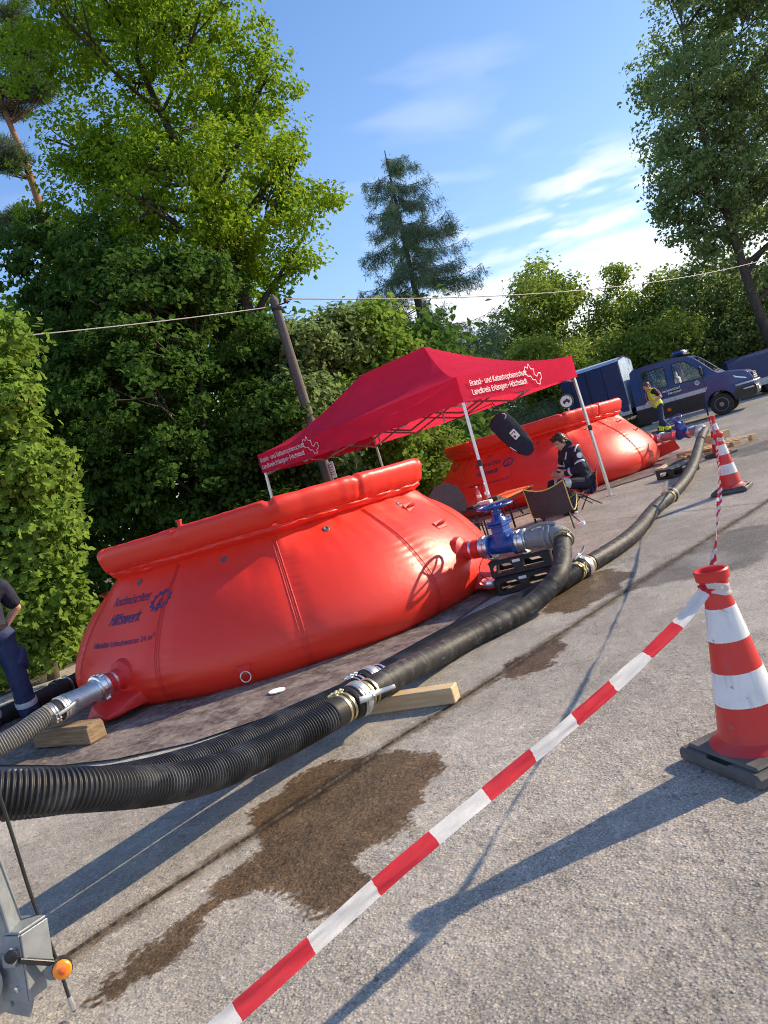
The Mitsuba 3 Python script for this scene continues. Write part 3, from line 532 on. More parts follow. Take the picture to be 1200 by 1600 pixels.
def pipe_elbow(o, d, to, L, lab, m='m_grey_pipe', bend=.20):
    t = thing('elbow_pipe', lab, 'pipe'); R = .086; to = nrm(to); n = nrm(np.cross(d, to))
    part(t, 'pipe', lathe(o, d, [(0, R), (.01, R + .012), (.02, R + .012), (.03, R), (L - .14, R), (L - .13, R + .010), (L - .03, R + .010), (L - .02, R)], 32), m)
    part(t, 'socket', lathe(o + d * (L - .05), d, [(0, R + .010), (.01, R + .030), (.035, R + .030), (.045, R + .014), (.06, R + .014), (.066, R + .026), (.085, R + .026), (.09, R + .004)], 32), m)
    a = o + d * (L + .03); ang = math.acos(np.clip(d @ to, -1, 1)); p2 = nrm(to - d * (d @ to)); c = a + p2 * bend
    th = np.linspace(0, ang, 24)[:, None]; arc = c - p2 * bend * np.cos(th) + d * bend * np.sin(th)
    part(t, 'elbow', sweep(arc, np.r_[R + .012, R + .012, np.full(20, R + .006), R + .016, R + .016], 30), m)
    return t, arc[-1]
el1, e1 = pipe_elbow(V1 + AX1 * .255, AX1, toA, L1, 'grey pipe and bend joining the front blue valve to the black hose', bend=B1)
for x in (.03, .075): band(el1, V(*HA[0]) + toA * (x - .02), toA, HR + .004, 'm_brass', .02, up=(.3, -.5, .9))
p = V1 + AX1 * .42 + V(0, 0, .09); part(el1, 'lever', cat(sweep(spl([p - AX1 * .16, p + V(0, 0, .035), p + AX1 * .14 + V(0, 0, .01)], 20), .018, 8, sx=.8)), 'm_grey_pipe')
AX2 = nrm(V(6.62, 15.05, .47) - O2); pl = thing('outlet_pipe', 'grey pipe between the far tank and the far blue valve', 'pipe')
part(pl, 'pipe', lathe(O2, AX2, [(0, .10), (.06, .11), (.07, .088), (.36, .088), (.365, .115), (.42, .115)], 28), 'm_grey_pipe'); part(pl, 'hose_coupling', lathe(O2 - AX2 * .01, AX2, [(0, .10), (.005, .12), (.05, .12), (.055, .11), (.08, .11)], 28), 'm_steel')
V2 = O2 + AX2 * .66; gate_valve(V2, AX2, 'blue gate valve at the far tank, tipped over, near the traffic cones', up=(-.15, -.75, .75))
toB = nrm(V(*HB1[1]) - V(*HB1[0])); el2, e2 = pipe_elbow(V2 + AX2 * .20, AX2, toB, .16, 'grey bend joining the far blue valve to the far hose', bend=.16)
q = V(*HB1[0]); HBs = thing('discharge_hose', 'short grey hose socket with clamps under the far blue valve', 'hose', 'black water hoses')
part(HBs, 'socket', lathe(e2 - toB * .03, toB, [(0, .10), (.02, .118), (.07, .118), (.08, .10), (.14, .10), (.15, .118), (.20, .118), (.21, .095), (max(.3, float((q - e2) @ toB) + .5), .088)], 28), 'm_galv')

# tank hose cap on its chain
c = V(0.80, 7.16, .10); t = thing('hose_cap', 'steel hose cap with red seal hanging by its cord below the front valve', 'cap')
part(t, 'cap', lathe(c, (.1, -.15, 1), [(0, .07), (.01, .10), (.035, .105), (.04, .085), (.06, .08), (.062, .02)], 28), 'm_steel'); part(t, 'seal', lathe(c - V(0, 0, .006), (.1, -.15, 1), [(0, .098), (.012, .104), (.014, .09)], 28), 'm_pvc_soft')
part(t, 'cord', sweep(spl([c + V(0, 0, .06), V(.74, 7.20, .22), O1 + V(0, 0, -.10)], 24), .004, 6), 'm_black_rubber')

# ------------------------------------------------------------------ crates, timbers, pallet
def crate(o, a, lab, group=None, L=.60, W=.40, H=.165):
    t = thing('plastic_crate', lab, 'crate', 'black plastic crates propping up the hoses'); M = yawM(o, a)
    m = mani(bx(L, W, H, (0, 0, H / 2), .012)) - m3.Manifold.cube((L - .03, W - .03, H), True).translate((0, 0, H / 2 - .025))
    for x in (-.17, .12): m = m - mani(bx(.20, W + .1, H * .55, (x, 0, H * .48), .03))
    m = m - mani(bx(L + .1, W * .55, H * .5, (0, 0, H * .48), .03))
    part(t, 'shell', m, 'm_black_plastic', M=M)
    part(t, 'rib', cat(*[bx(.012, W - .04, H - .03, (x, 0, H / 2), .002) for x in (-.045, -.03)], bx(L + .012, W + .012, .014, (0, 0, H - .012), .004)), 'm_black_plastic', M=M)
    part(t, 'label', bx(.075, .003, .028, (-.03, -W / 2 - .0065, H * .80), .0008), 'm_sticker', M=M)
    return t
ca = math.atan2(-.17, .54)
crate((1.17, 7.12, 0.001), ca + .02, 'black plastic crate under the front valve, lower of the two'); crate((1.17, 7.14, .168), ca - .05, 'black plastic crate under the front valve, upper of the two')
def timber(o, a, L, w, h, m, lab, name='timber_block', catg='timber', chip=False):
    b = bx(L, w, h, (0, 0, h / 2), .006)
    if chip: b = tm(mani(b) - mani(bx(L * 1.2, .05, .04, (0, -w / 2, h), .015)) - mani(bx(.06, w, .05, (L / 2, .03, h), .02)))
    b = trimesh.Trimesh(b.vertices, b.faces); b.apply_transform(yawM(o, a)); return single(name, b, m, lab, catg)
timber((-0.16, 4.53, 0.001), math.atan2(-.14, .30), .60, .105, .10, 'm_wood', 'pale squared timber block under the smooth foreground hose')
timber((-3.06, 6.13, .02), math.atan2(-.42, .66), .78, .17, .15, 'm_old_wood', 'weathered brown timber block under the galvanised outlet pipe', chip=True)
pt = thing('wooden_pallet', 'broken wooden pallet lying under the far blue valve', 'pallet'); M = yawM((6.75, 14.75, .004), .35)
for k, y in enumerate((-.45, 0, .45)):
    for x in (-.5, 0, .5): part(pt, 'block', bx(.14, .10, .09, (x, y, .065), .004), 'm_wood', M=M)
    part(pt, 'plank', bx(1.2, .10, .022, (0, y, .011), .002), 'm_wood', M=M)
for k, x in enumerate((-.52, -.30, -.1, .12, .33, .53)): part(pt, 'plank', bx(.12, 1.0, .022, (x, 0.01 * (k % 3), .121), .002), 'm_wood', M=M @ yawM((0, 0, 0), .01 * (k % 2)))
timber((7.05, 15.25, .15), .3, .5, .2, .16, 'm_wood', 'stout wooden block on the pallet under the far valve')
for i, (x, y, a, L, lab) in enumerate(((5.55, 14.35, .9, 1.1, 'bare pale board lying beside the tarpaulin edge by the far tank'), (5.95, 14.75, .7, .9, 'split pale board lying nearer the far valve'))): timber((x, y, .03), a, L, .16, .03, 'm_wood', lab, 'board', 'board')
crate((5.0, 12.55, .001), .35, 'dark plastic crate under the far hose in front of the pallet')

# ------------------------------------------------------------------ traffic cones and barrier tape
def cone(o, a, lab, group=None):
    t = thing('traffic_cone', lab, 'traffic cone', 'traffic cones holding the barrier tape'); M = yawM(o, a); o = V(*o); Z = V(0, 0, 1)
    def rr(z): return np.interp(z, [.05, .70], [.138, .040])
    base = mani(bx(.42, .42, .055, (0, 0, .0285), .014))
    for x, y in ((-1, 0), (1, 0), (0, -1), (0, 1)): base = base - mani(bx(.05 if x else .13, .05 if y else .13, .05, (x * .175, y * .175, .05), .012))
    base = base + mani(bx(.36, .36, .02, (0, 0, .06), .008))
    part(t, 'base', base, 'm_cone_base', M=M)
    part(t, 'shell', lathe(o, Z, [(.058, .172), (.068, .172), (.074, .165), (.085, .145), (.10, rr(.10)), (.665, rr(.665)), (.672, .047), (.68, .050), (.705, .052), (.712, .062), (.745, .064), (.75, .060), (.748, .050), (.70, .044), (.6, .04)], 40), 'm_cone_red')
    for z0, z1 in ((.235, .36), (.48, .605)):
        zs = np.linspace(z0, z1, 5); part(t, 'reflective_band', lathe(o, Z, [(z0, rr(z0) - .001)] + [(z, rr(z) + .0022) for z in zs] + [(z1, rr(z1) - .001)], 40), 'm_white_reflex')
    return t
cone((1.128, 2.775, 0.001), .30, 'orange red and white traffic cone nearest the viewer at the right edge')
cone((4.25, 9.163, 0.001), .9, 'red and white traffic cone in the middle distance by the concrete joint')
cone((6.30, 13.65, 0.001), .4, 'red and white traffic cone farthest away, its tip above the middle cone')
def tape(pts, tw, lab, w=.046, s0=0.0, fold=0.25):
    P = resample(spl(pts, 120), .012); n = len(P); s = np.arange(n) * .012; tg, U, W = frames(P); tw = np.interp(np.linspace(0, 1, n), np.linspace(0, 1, len(tw)), tw)
    side = np.stack([nrm(np.cross(tg[i], (0, 0, 1))) for i in range(n)]); upv = np.cross(side, tg)
    d = np.cos(tw)[:, None] * upv + np.sin(tw)[:, None] * side; e = np.cross(tg, d); x = np.linspace(-.5, .5, 7)
    cr = fold * w * (meshkit.fbm(np.stack([s[:, None] * 5 + 0 * x, 0 * s[:, None] + x * 3, 0 * s[:, None] + 0 * x], -1), 3, 2) - .5) + w * .10 * np.abs(x)[None] * np.sin(s * 6)[:, None]
    v = P[:, None] + (x * w)[None, :, None] * d[:, None] + cr[..., None] * e[:, None]
    m = gridmesh(v, wrap=False); uv = np.stack([np.repeat(s + s0, 7), np.tile(x, n)], 1)
    return single('barrier_tape', m, 'm_tape', lab, 'barrier tape', 'barrier tapes strung between the cones', smooth=True, uv=uv)
tape([(1.10, 2.76, .695), (.95, 2.66, .64), (.60, 2.425, .565), (.2, 2.15, .51), (-.2, 1.876, .462), (-.63, 1.58, .395), (-1.1, 1.26, .33)], [.5, 1.1, .1, .75, .25, .6, .35], 'red and white barrier tape stretched across the foreground from the nearest cone', s0=.169, w=.045, fold=.55)
q = [V(1.13, 2.80, .69), V(1.6, 3.78, .63), V(2.4, 5.4, .585), V(3.2, 7.05, .61), V(4.20, 9.10, .69)]
tape(q, [1.3, .3, 1.2, .2, .9, .3], 'red and white barrier tape hanging between the nearest and the middle cone', fold=.4)
tape([V(4.24, 9.2, .69), V(5.2, 11.3, .62), V(6.25, 13.6, .70)], [.2, 1.0, .4], 'red and white barrier tape hanging between the middle and the farthest cone')
for c_, a_, r_ in (((1.128, 2.775, .68), 0, .046), ((4.25, 9.163, .68), 1, .046)):
    f = np.linspace(0, 2 * np.pi, 60); pts = [(c_[0] + r_ * 1.12 * math.cos(x), c_[1] + r_ * 1.12 * math.sin(x), c_[2] + .012 * math.sin(2 * x + a_)) for x in f]
    tape(pts[::6], [0, .2, 0], ('barrier tape loop knotted round the neck of the nearest cone', 'barrier tape loop knotted round the neck of the middle cone')[a_], w=.045, fold=.5)

# ------------------------------------------------------------------ tent
TF = V(1.484, 10.304, 0); TE = V(math.cos(.747), math.sin(.747), 0); TN = V(-math.sin(.747), math.cos(.747), 0); TW, TL, ZB, ZT, ZP, RL = 3.06, 5.136, 2.075, 2.435, 3.30, 1.66
def tp(x, y, z): return TF + TE * x + TN * y + V(0, 0, z)
tt = thing('canopy_tent', 'red pop-up tent with white lettering, standing behind the front tank', 'tent')
def roof(a, b, c, d, ns=40, nt=24):  # eave a-b, ridge d-c
    s, k = np.meshgrid(np.linspace(0, 1, ns), np.linspace(0, 1, nt), indexing='ij'); s, k = s[..., None], k[..., None]
    p = (a + (b - a) * s) * (1 - k) + (d + (c - d) * s) * k
    p[..., 2] += (-.155 * np.sin(np.pi * k ** .9) + 0.02 * np.sin(np.pi * s) * np.sin(np.pi * k) - .03 * np.sin(np.pi * s) * (1 - k))[..., 0]
    p[..., 2] += (.034 * (meshkit.fbm(np.concatenate([s * 5, k * 2.5, 0 * s], -1), 4, 3) - .5) * np.sin(np.pi * k[..., 0]))
    return gridmesh(p, wrap=False)
cF, cR, cB, cL = tp(0, 0, ZT), tp(TW, 0, ZT), tp(TW, TL, ZT), tp(0, TL, ZT); R1, R2 = tp(TW / 2, TL / 2 - RL / 2, ZP), tp(TW / 2, TL / 2 + RL / 2, ZP)
for a, b, c, d in ((cL, cF, R1, R2), (cF, cR, R1, R1), (cR, cB, R2, R1), (cB, cL, R2, R2)): part(tt, 'roof_panel', roof(a, b, c, d), 'm_canopy', smooth=True)
def valance(a, b):
    n = 60; s = np.linspace(0, 1, n); k = np.linspace(0, 1, 8); p = a + (b - a) * s[:, None, None] + 0 * k[None, :, None]; out = nrm(np.cross(b - a, (0, 0, 1)))
    p = p + np.zeros((n, 8, 3)); p[..., 2] -= k[None] * (ZT - ZB) + .03 * np.sin(np.pi * s)[:, None]
    p += out * ((.012 + .028 * (meshkit.fbm(np.stack([s * 8, 0 * s, 0 * s], -1), 3, 5) - .5))[:, None] * (k[None] ** .7))[..., None] * np.sin(np.pi * s)[:, None, None] ** .3
    return gridmesh(p, wrap=False), out
vals = []
for a, b in ((cL, cF), (cF, cR), (cR, cB), (cB, cL)):
    m, out = valance(a, b); vals.append((part(tt, 'valance', m, 'm_canopy', smooth=True), a, b, out))
def lettering(v, s0, lines, outline, mir=False):
    key, a, b, out = v; x = nrm(b - a)
    M = frame(a + x * s0 + out * .036, x, (0, 0, 1)); M = M @ np.array([[1, 0, 0, 0], [0, 0, -1, 0], [0, 1, 0, 0], [0, 0, 0, 1.0]])
    for i, (s, z) in enumerate(lines):
        m = text(s, .082, .0015, False); m.apply_scale((.83, 1, 1)); m.apply_translation((0, z, 0)); part(key, 'lettering', m, 'm_white', smooth=False, M=M, label='white printed words ' + s)
    if outline:
        p = [(0, .13), (.05, .20), (.11, .17), (.15, .23), (.19, .15), (.26, .14), (.24, .06), (.30, .02), (.36, .07), (.42, .06), (.41, -.02), (.35, -.05), (.33, -.11), (.26, -.09), (.24, -.03), (.17, -.02), (.14, .04), (.06, .05)]
        g = Polygon(p).exterior.buffer(.0055); m = trimesh.creation.extrude_polygon(g, .0015, engine='earcut'); m.apply_translation((1.36, -.24, 0)); part(key, 'emblem', m, 'm_white', smooth=False, M=M, label='white outline map of a district')
L2 = [('Brand- und Katastrophenschutz', -.165), ('Landkreis Erlangen-Höchstadt', -.295)]
lettering(vals[0], .10, L2, True); lettering(vals[1], .20, L2, True)
for x, y in ((0, 0), (TW, 0), (TW, TL), (0, TL)):
    f = tp(x, y, 0); ox, oy = (x / TW - .5) * .16, (y / TL - .5) * .1; o = tp(x - (x / TW - .5) * .10, y - (y / TL - .5) * .10, 0); foot = o + TE * ox + TN * oy
    lg = part(tt, 'leg', bar(foot + V(0, 0, .012), o + V(0, 0, 2.36), .042), 'm_alu', smooth=False); part(lg, 'foot', bx(.12, .12, .012, foot + V(0, 0, .0065), .002), 'm_alu'); part(lg, 'joint', bx(.06, .06, .09, o + (foot - o) * .55 + V(0, 0, 1.0 + .2), .006), 'm_black_plastic')
def scissor(a, b, n):
    out = []
    for i in range(n):
        p, q = a + (b - a) * (i / n), a + (b - a) * ((i + 1) / n)
        out += [bar(p + V(0, 0, 2.36), q + V(0, 0, 2.03), .016, .032), bar(p + V(0, 0, 2.03) + .02 * nrm(np.cross(b - a, (0, 0, 1))), q + V(0, 0, 2.36) + .02 * nrm(np.cross(b - a, (0, 0, 1))), .016, .032)]
    return out
io = .07
for a, b, n in ((tp(io, io, 0), tp(TW - io, io, 0), 2), (tp(TW - io, io, 0), tp(TW - io, TL - io, 0), 4), (tp(TW - io, TL - io, 0), tp(io, TL - io, 0), 2), (tp(io, TL - io, 0), tp(io, io, 0), 4), (tp(TW / 2, io, 0), tp(TW / 2, TL - io, 0), 4)):
    for m in scissor(a, b, n): part(tt, 'strut', m, 'm_strut', smooth=False)
for p in (R1, R2): part(tt, 'roof_post', bar(V(p[0], p[1], 1.95), p - V(0, 0, .03), .03), 'm_alu', smooth=False)

# bag hanging under the tent
t = thing('tent_bag', 'dark navy carry bag with pale label, hanging by a strap under the tent', 'bag'); a, b = V(2.02, 11.15, 1.755), V(2.40, 11.30, 1.115); x = nrm(b - a)
L = np.linalg.norm(b - a) + .08; prof = [(-.02, .05), (.0, .14), (.05, .165), (.3, .17), (.52, .155), (.66, .12), (.74, .07), (.76, .02)]; M = frame(a, x, (0, -1, .1))
P2 = [(u, w) for u, w in prof] + [(u, -w) for u, w in prof[::-1]]
m = tm(mani(trimesh.creation.extrude_polygon(Polygon(P2).buffer(.01), .12, engine='earcut')).refine_to_length(.03)); vv = m.vertices.copy(); vv[:, 2] = (vv[:, 2] - .06) * (1 - 1.0 * (np.abs(vv[:, 1]) / .185) ** 2 * .75) + .012 * (meshkit.noise(vv * V(9, 14, 5), 2) - .5); m.vertices = vv
part(t, 'sack', m, 'm_navy', M=M, smooth=60); part(t, 'label', bx(.15, .10, .004, (.36, .01, .066), .001), 'm_sticker', M=M, label='pale printed label on the bag')
part(t, 'picture', cat(bx(.03, .02, .002, (.33, .03, .069), .0005), bx(.04, .03, .002, (.385, -.01, .069), .0005), bx(.015, .05, .002, (.32, -.01, .069), .0005)), 'm_dark_trim', M=M)
part(t, 'piping', cat(sweep(spl([(.45, -.17, .03), (.6, -.13, .03), (.70, -.07, .02)], 20), .006, 6), sweep(spl([(.0, .10, .06), (.06, .12, .06), (.08, .07, .065)], 16), .005, 6)), 'm_white', M=M)
part(t, 'strap', cat(tube(a + x * .02 + V(0, 0, .02), V(2.0, 11.15, 2.0), .006, 6), tube(a + x * .5 + V(.05, 0, .02), V(2.02, 11.15, 2.0), .006, 6), tube(V(2.0, 11.15, 1.98), tp(TW / 2, 1.8, 1.95), .006, 6)), 'm_black_rubber')

# ------------------------------------------------------------------ furniture under the tent
def camp_chair(o, a, lab, seatm='m_chair', trim='m_chair_trim', k=1.0, back=True, zs=.33):
    t = thing('camping_chair', lab, 'chair', 'folding chairs under the tent'); M = yawM(o, a); W, D = .27 * k, .25 * k
    corners = [V(D, W, .40 * k), V(D, -W, .40 * k), V(-D, W, .66 * k), V(-D, -W, .66 * k)]; hub = [V(.02, W * .62, .20 * k), V(.02, -W * .62, .20 * k)]
    for i, c in enumerate(corners):
        h_ = hub[i % 2]; part(t, 'pole', tube(h_, c, .009, 8), 'm_black_metal', M=M)
    for i, (x, y) in enumerate(((.20, .24), (.20, -.24), (-.20, .24), (-.20, -.24))): part(t, 'leg', tube(hub[i % 2], (x * k, y * k, .012), .010, 8), 'm_black_metal', M=M)
    part(t, 'crossbar', tube(hub[0], hub[1], .010, 8), 'm_black_metal', M=M)
    s, u = np.meshgrid(np.linspace(0, 1, 16), np.linspace(0, 1, 20), indexing='ij'); pr = CubicSpline([0, .3, .55, .75, 1], [(D, .40 * k), (.08 * k, .27 * k), (-.12 * k, .25 * k), (-.19 * k, .40 * k), (-D, corners[2][2])])(u[0])
    p = np.stack([0 * s + pr[None, :, 0], (s - .5) * 2 * W, 0 * s + pr[None, :, 1]], -1); p[..., 2] -= (.07 * k * np.sin(np.pi * s) * (.4 + .6 * np.abs(2 * u - 1))); p[..., 0] -= .05 * k * np.sin(np.pi * s) * u
    part(t, 'seat', gridmesh(p, wrap=False), seatm, smooth=True, M=M)
    for line in (p[0], p[-1], p[:, 0], p[:, -1]): part(t, 'piping', sweep(line, .008 * k, 6), trim, M=M)
    return t
camp_chair((2.27, 10.15, .004), rad(62), 'empty dark grey camping chair with yellow piping in front of the seated man', k=1.04)
camp_chair((3.15, 11.78, .004), rad(185), 'low folding chair with plaid blanket that the seated man sits on', seatm='m_plaid', trim='m_orange', k=.86)
t = thing('camping_chair', 'dark chair with tall rounded backrest behind the shoulder of the front tank', 'chair', 'folding chairs under the tent'); M = yawM((.97, 10.35, 0), rad(-70))
pr_ = [(-.24, .36), (-.27, .7), (-.24, .92), (-.12, 1.02), (.05, 1.03), (.18, .96), (.25, .8), (.25, .36)]; m = trimesh.creation.extrude_polygon(Polygon(pr_).buffer(.03), .03, engine='earcut')
part(t, 'backrest', m, 'm_chair', M=M @ frame((-.2, 0, 0), (0, 1, 0), (1, 0, 0)) @ np.array([[1, 0, 0, 0], [0, 1, 0, 0], [0, 0, 1, 0], [0, 0, 0, 1.0]])); part(t, 'seat', bx(.46, .5, .03, (.02, 0, .40), .012), 'm_chair', M=M)
for x, y in ((-.2, .22), (-.2, -.22), (.22, .22), (.22, -.22)): part(t, 'leg', tube((x, y, .4), (x * 1.1, y * 1.1, .004), .011, 8), 'm_black_metal', M=M)
ta, tb = V(1.50, 10.45, 0), V(2.40, 11.80, 0); td = nrm(tb - ta); t = thing('trestle_table', 'narrow orange folding table under the tent', 'table'); M = frame((ta + tb) / 2, td); TLn = np.linalg.norm(tb - ta)
part(t, 'tabletop', bx(TLn, .48, .028, (0, .22, .585), .006), 'm_orange', M=M); part(t, 'frame', cat(bx(TLn - .1, .03, .03, (0, .02, .555)), bx(TLn - .1, .03, .03, (0, .42, .555))), 'm_black_metal', M=M)
for x in (-.6, .6):
    for y in (.04, .40): part(t, 'leg', bar((x, y, .54), (x * 1.05, y, .004), .03), 'm_black_metal', M=M)
    part(t, 'brace', bar((x * .4, .2, .55), (x * 1.03, .2, .2), .02), 'm_black_metal', M=M)
def bottle(o, h, lab, tilt=(0, 0, 1), k=1.0):
    t = thing('plastic_bottle', lab, 'bottle', 'clear plastic bottles'); r = .032 * k
    prof = [(0, r * .8), (.006, r), (h * .12, r), (h * .14, r * .93), (h * .16, r), (h * .30, r), (h * .32, r * .93), (h * .34, r), (h * .52, r), (h * .55, r * .95), (h * .66, r * .97), (h * .80, r * .6), (h * .88, r * .36), (h * .94, r * .36)]
    part(t, 'bottle_wall', lathe(o, tilt, prof, 22), 'm_glass'); d = nrm(tilt); part(t, 'cap', lathe(V(*o) + d * h * .94, d, [(0, r * .42), (h * .06, r * .42)], 16), 'm_white'); part(t, 'label', lathe(V(*o) + d * h * .36, d, [(0, r + .0006), (h * .15, r + .0006)], 22), 'm_sticker')
bottle((1.31, 10.12, .66), .25, 'clear plastic water bottle on the table, left one of the pair'); bottle((1.44, 10.22, .66), .26, 'clear plastic water bottle on the table, right one of the pair')
bottle((2.36, 9.24, .004), .30, 'empty crumpled clear plastic bottle standing on the concrete by the elbow pipe', tilt=(-.12, .1, 1), k=1.5)
t = thing('equipment_case', 'black case with radios and papers beside the bottles', 'case'); M = yawM((1.33, 9.98, .0), .9); part(t, 'case_body', bx(.70, .36, .10, (0, 0, .61), .02), 'm_black_plastic', M=M)
for i, (x, y, sx, sy, m_) in enumerate(((-.22, .05, .16, .12, 'm_black_plastic'), (-.05, -.05, .10, .20, 'm_sticker'), (.10, .06, .12, .05, 'm_hivis'), (.24, -.04, .14, .16, 'm_dark_trim'))): part(t, ('radio', 'paper', 'torch', 'radio')[i], bx(sx, sy, .03 + .02 * (i % 2), (x, y, .68), .008), m_, M=M)
for x, y in ((-.28, .1), (.28, .1), (-.28, -.1), (.28, -.1)): part(t, 'leg', tube((x, y, .56), (x, y, .004), .012, 8), 'm_black_metal', M=M)

# ------------------------------------------------------------------ pole, wire, signs
PX, PY = -0.97, 16.0
t = thing('utility_pole', 'old wooden telegraph pole rising behind the tent', 'pole'); part(t, 'pole', sweep(np.array([[PX + .03, PY, -.1], [PX, PY, 3.], [PX - .02, PY, 5.60]]), [.125, .108, .092], 16), 'm_pole'); part(t, 'cap', lathe((PX - .02, PY, 5.60), (0, 0, 1), [(0, .096), (.04, .09), (.15, .02)], 14), 'm_pole')
part(t, 'bracket', cat(tube((PX - .14, PY - .05, 5.48), (PX + .30, PY - .05, 5.50), .016), lathe((PX + .22, PY - .05, 5.50), (0, 0, 1), [(-.02, .02), (0, .04), (.05, .045), (.09, .03)], 12), lathe((PX, PY, 5.40), (0, 0, 1), [(0, .12), (.05, .12)], 16)), 'm_dark_trim')
def wire(a, b, sag, lab, r=.017):
    s = np.linspace(0, 1, 60)[:, None]; P = V(*a) + (V(*b) - V(*a)) * s; P[:, 2] -= 4 * sag * (s * (1 - s))[:, 0]; single('overhead_wire', sweep(P, r, 6), 'm_wire', lab, 'wire', 'overhead wires on the wooden pole', smooth=True)
wire((-6.65, 9.0, 4.85), (PX - .14, PY - .05, 5.50), .07, 'pale overhead wire running left from the wooden pole in front of the trees', .011); wire((PX + .22, PY - .05, 5.58), (19.2, 31.5, 5.55), .55, 'thin overhead wire running right from the wooden pole across the sky', .013)
t = thing('notice_sign', 'small white notice board with text lines beside the wooden pole', 'sign'); M = frame((-.875, 15.95, 1.81), (1, .1, 0), (0, 0, 1))
part(t, 'board', bx(.24, .012, .36, b=.003), 'm_white', M=M)
for i, w in enumerate((.16, .19, .13, .18, .15)): part(t, 'printed_line', bx(w, .003, .014, (.0, -.0085, .12 - .055 * i), .0005), 'm_dark_trim', M=M)
part(t, 'post', tube((-.875, 16.0, -.02), (-.875, 16.0, 2.0), .025), 'm_galv')
t = thing('round_sign', 'round white road sign with dark rim standing behind the far tank', 'sign'); c = V(6.95, 25.0, 2.02); d = nrm(-c + V(0, 0, 1.9)); d[2] = 0; M = frame(c, np.cross((0, 0, 1), d), d)
part(t, 'plate', lathe(c - d * .01, d, [(0, .24), (.012, .24)], 32), 'm_white'); part(t, 'rim', sweep(np.array([c + d * .002 + .218 * (math.cos(a) * np.cross((0, 0, 1), d) + math.sin(a) * V(0, 0, 1)) for a in np.linspace(0, 2 * np.pi, 40)]), .02, 8), 'm_dark_trim')
part(t, 'pictogram', cat(prism([(-.12, -.01), (-.09, .04), (-.02, .05), (.03, .10), (.08, .04), (.12, .03), (.12, -.02), (-.12, -.02)], .003), trimesh.creation.cylinder(.035, .004, transform=trimesh.transformations.translation_matrix((-.07, -.04, 0))), trimesh.creation.cylinder(.035, .004, transform=trimesh.transformations.translation_matrix((.075, -.04, 0)))), 'm_dark_trim', M=M @ trimesh.transformations.translation_matrix((0, 0, .006)))
part(t, 'post', tube(c - V(0, 0, 2.02) - d * .035, c + V(0, 0, .2) - d * .035, .03), 'm_galv')

# ------------------------------------------------------------------ trailer corner in the left foreground
t = thing('trailer', 'galvanised trailer frame corner with amber marker light at the lower left edge', 'trailer')
lp = V(-1.378, 2.27, .232); br = V(-1.545, 2.30, .29); BM = frame(br, (1, -.35, -.06), (.10, .12, 1)); RM = frame(br, (1, .25, .02), (.05, .05, 1))
part(t, 'frame_post', cat(bx(.07, .05, .95, (0, 0, 0), .006), bx(.012, .09, .95, (.038, .02, 0), .003)), 'm_galv_dull', M=frame(V(-1.565, 2.33, .80), (1, .1, .02), (-.02, .05, 1)))
part(t, 'bracket', cat(bx(.15, .008, .20, (0, -.02, -.01), .002), bx(.15, .11, .008, (0, .035, .095), .002), bx(.008, .11, .20, (.078, .035, -.01), .002), prism([(-.07, -.11), (.075, -.11), (.05, -.17), (-.04, -.16)], .008, 'y'), bx(.05, .03, .04, (.04, -.03, .02), .004)), 'm_galv_dull', M=BM)
part(t, 'side_rail', cat(bx(1.1, .012, .15, (-.58, -.005, -.06), .004), bx(1.1, .07, .010, (-.58, .03, .018), .003), bx(1.1, .07, .010, (-.58, .03, -.138), .003)), 'm_galv_dull', M=RM)
part(t, 'wheel_fork', cat(lathe((-.10, -.03, -.02), (0, -1, .1), [(0, .075), (.008, .078), (.012, .06), (.03, .02)], 26), bx(.05, .02, .20, (-.16, -.02, .06), .006)), 'm_galv_dull', M=RM)
for x, z in ((-.045, .05), (.045, -.07), (.05, .05), (-.05, -.08)): part(t, 'bolt', lathe((x, -.024, z), (0, -1, 0), [(0, .009), (.010, .009), (.011, .005)], 6), 'm_steel', M=BM)
dl = nrm(V(.40, -.90, .10)); ml = part(t, 'marker_light', lathe(lp - dl * .06, dl, [(0, .018), (.015, .028), (.05, .031), (.056, .031)], 24), 'm_black_plastic'); part(ml, 'lens', lathe(lp - dl * .004, dl, [(0, .0285), (.008, .0285), (.013, .024), (.016, .010)], 24), 'm_amber'); part(ml, 'reflector', lathe(lp + dl * .0125, dl, [(0, .012), (.002, .012), (.0045, .004)], 16), 'm_orange')
part(ml, 'housing', lathe(lp - dl * .052 + V(-.028, 0, -.006), V(.2, -.9, .1), [(0, .022), (.03, .026), (.034, .02)], 20), 'm_grey_pipe')
part(t, 'lamp_arm', cat(bar(br + V(.06, -.05, .02), lp - dl * .05, .02, .016), lathe(br + V(.05, -.06, .045), (.1, -1, .1), [(0, .020), (.010, .020), (.014, .010)], 14)), 'm_black_plastic')
part(t, 'cable', sweep(spl([(-1.47, 2.38, 1.0), (-1.463, 2.38, .787), (-1.465, 2.38, .575), (-1.466, 2.385, .35), (-1.457, 2.385, .234), (-1.455, 2.385, .142), (-1.456, 2.39, .02)], 60), .0062, 8), 'm_black_rubber')
part(t, 'cable_plug', lathe((-1.455, 2.385, .075), (0, .1, -1), [(0, .008), (.03, .011), (.05, .008)], 10), 'm_galv')

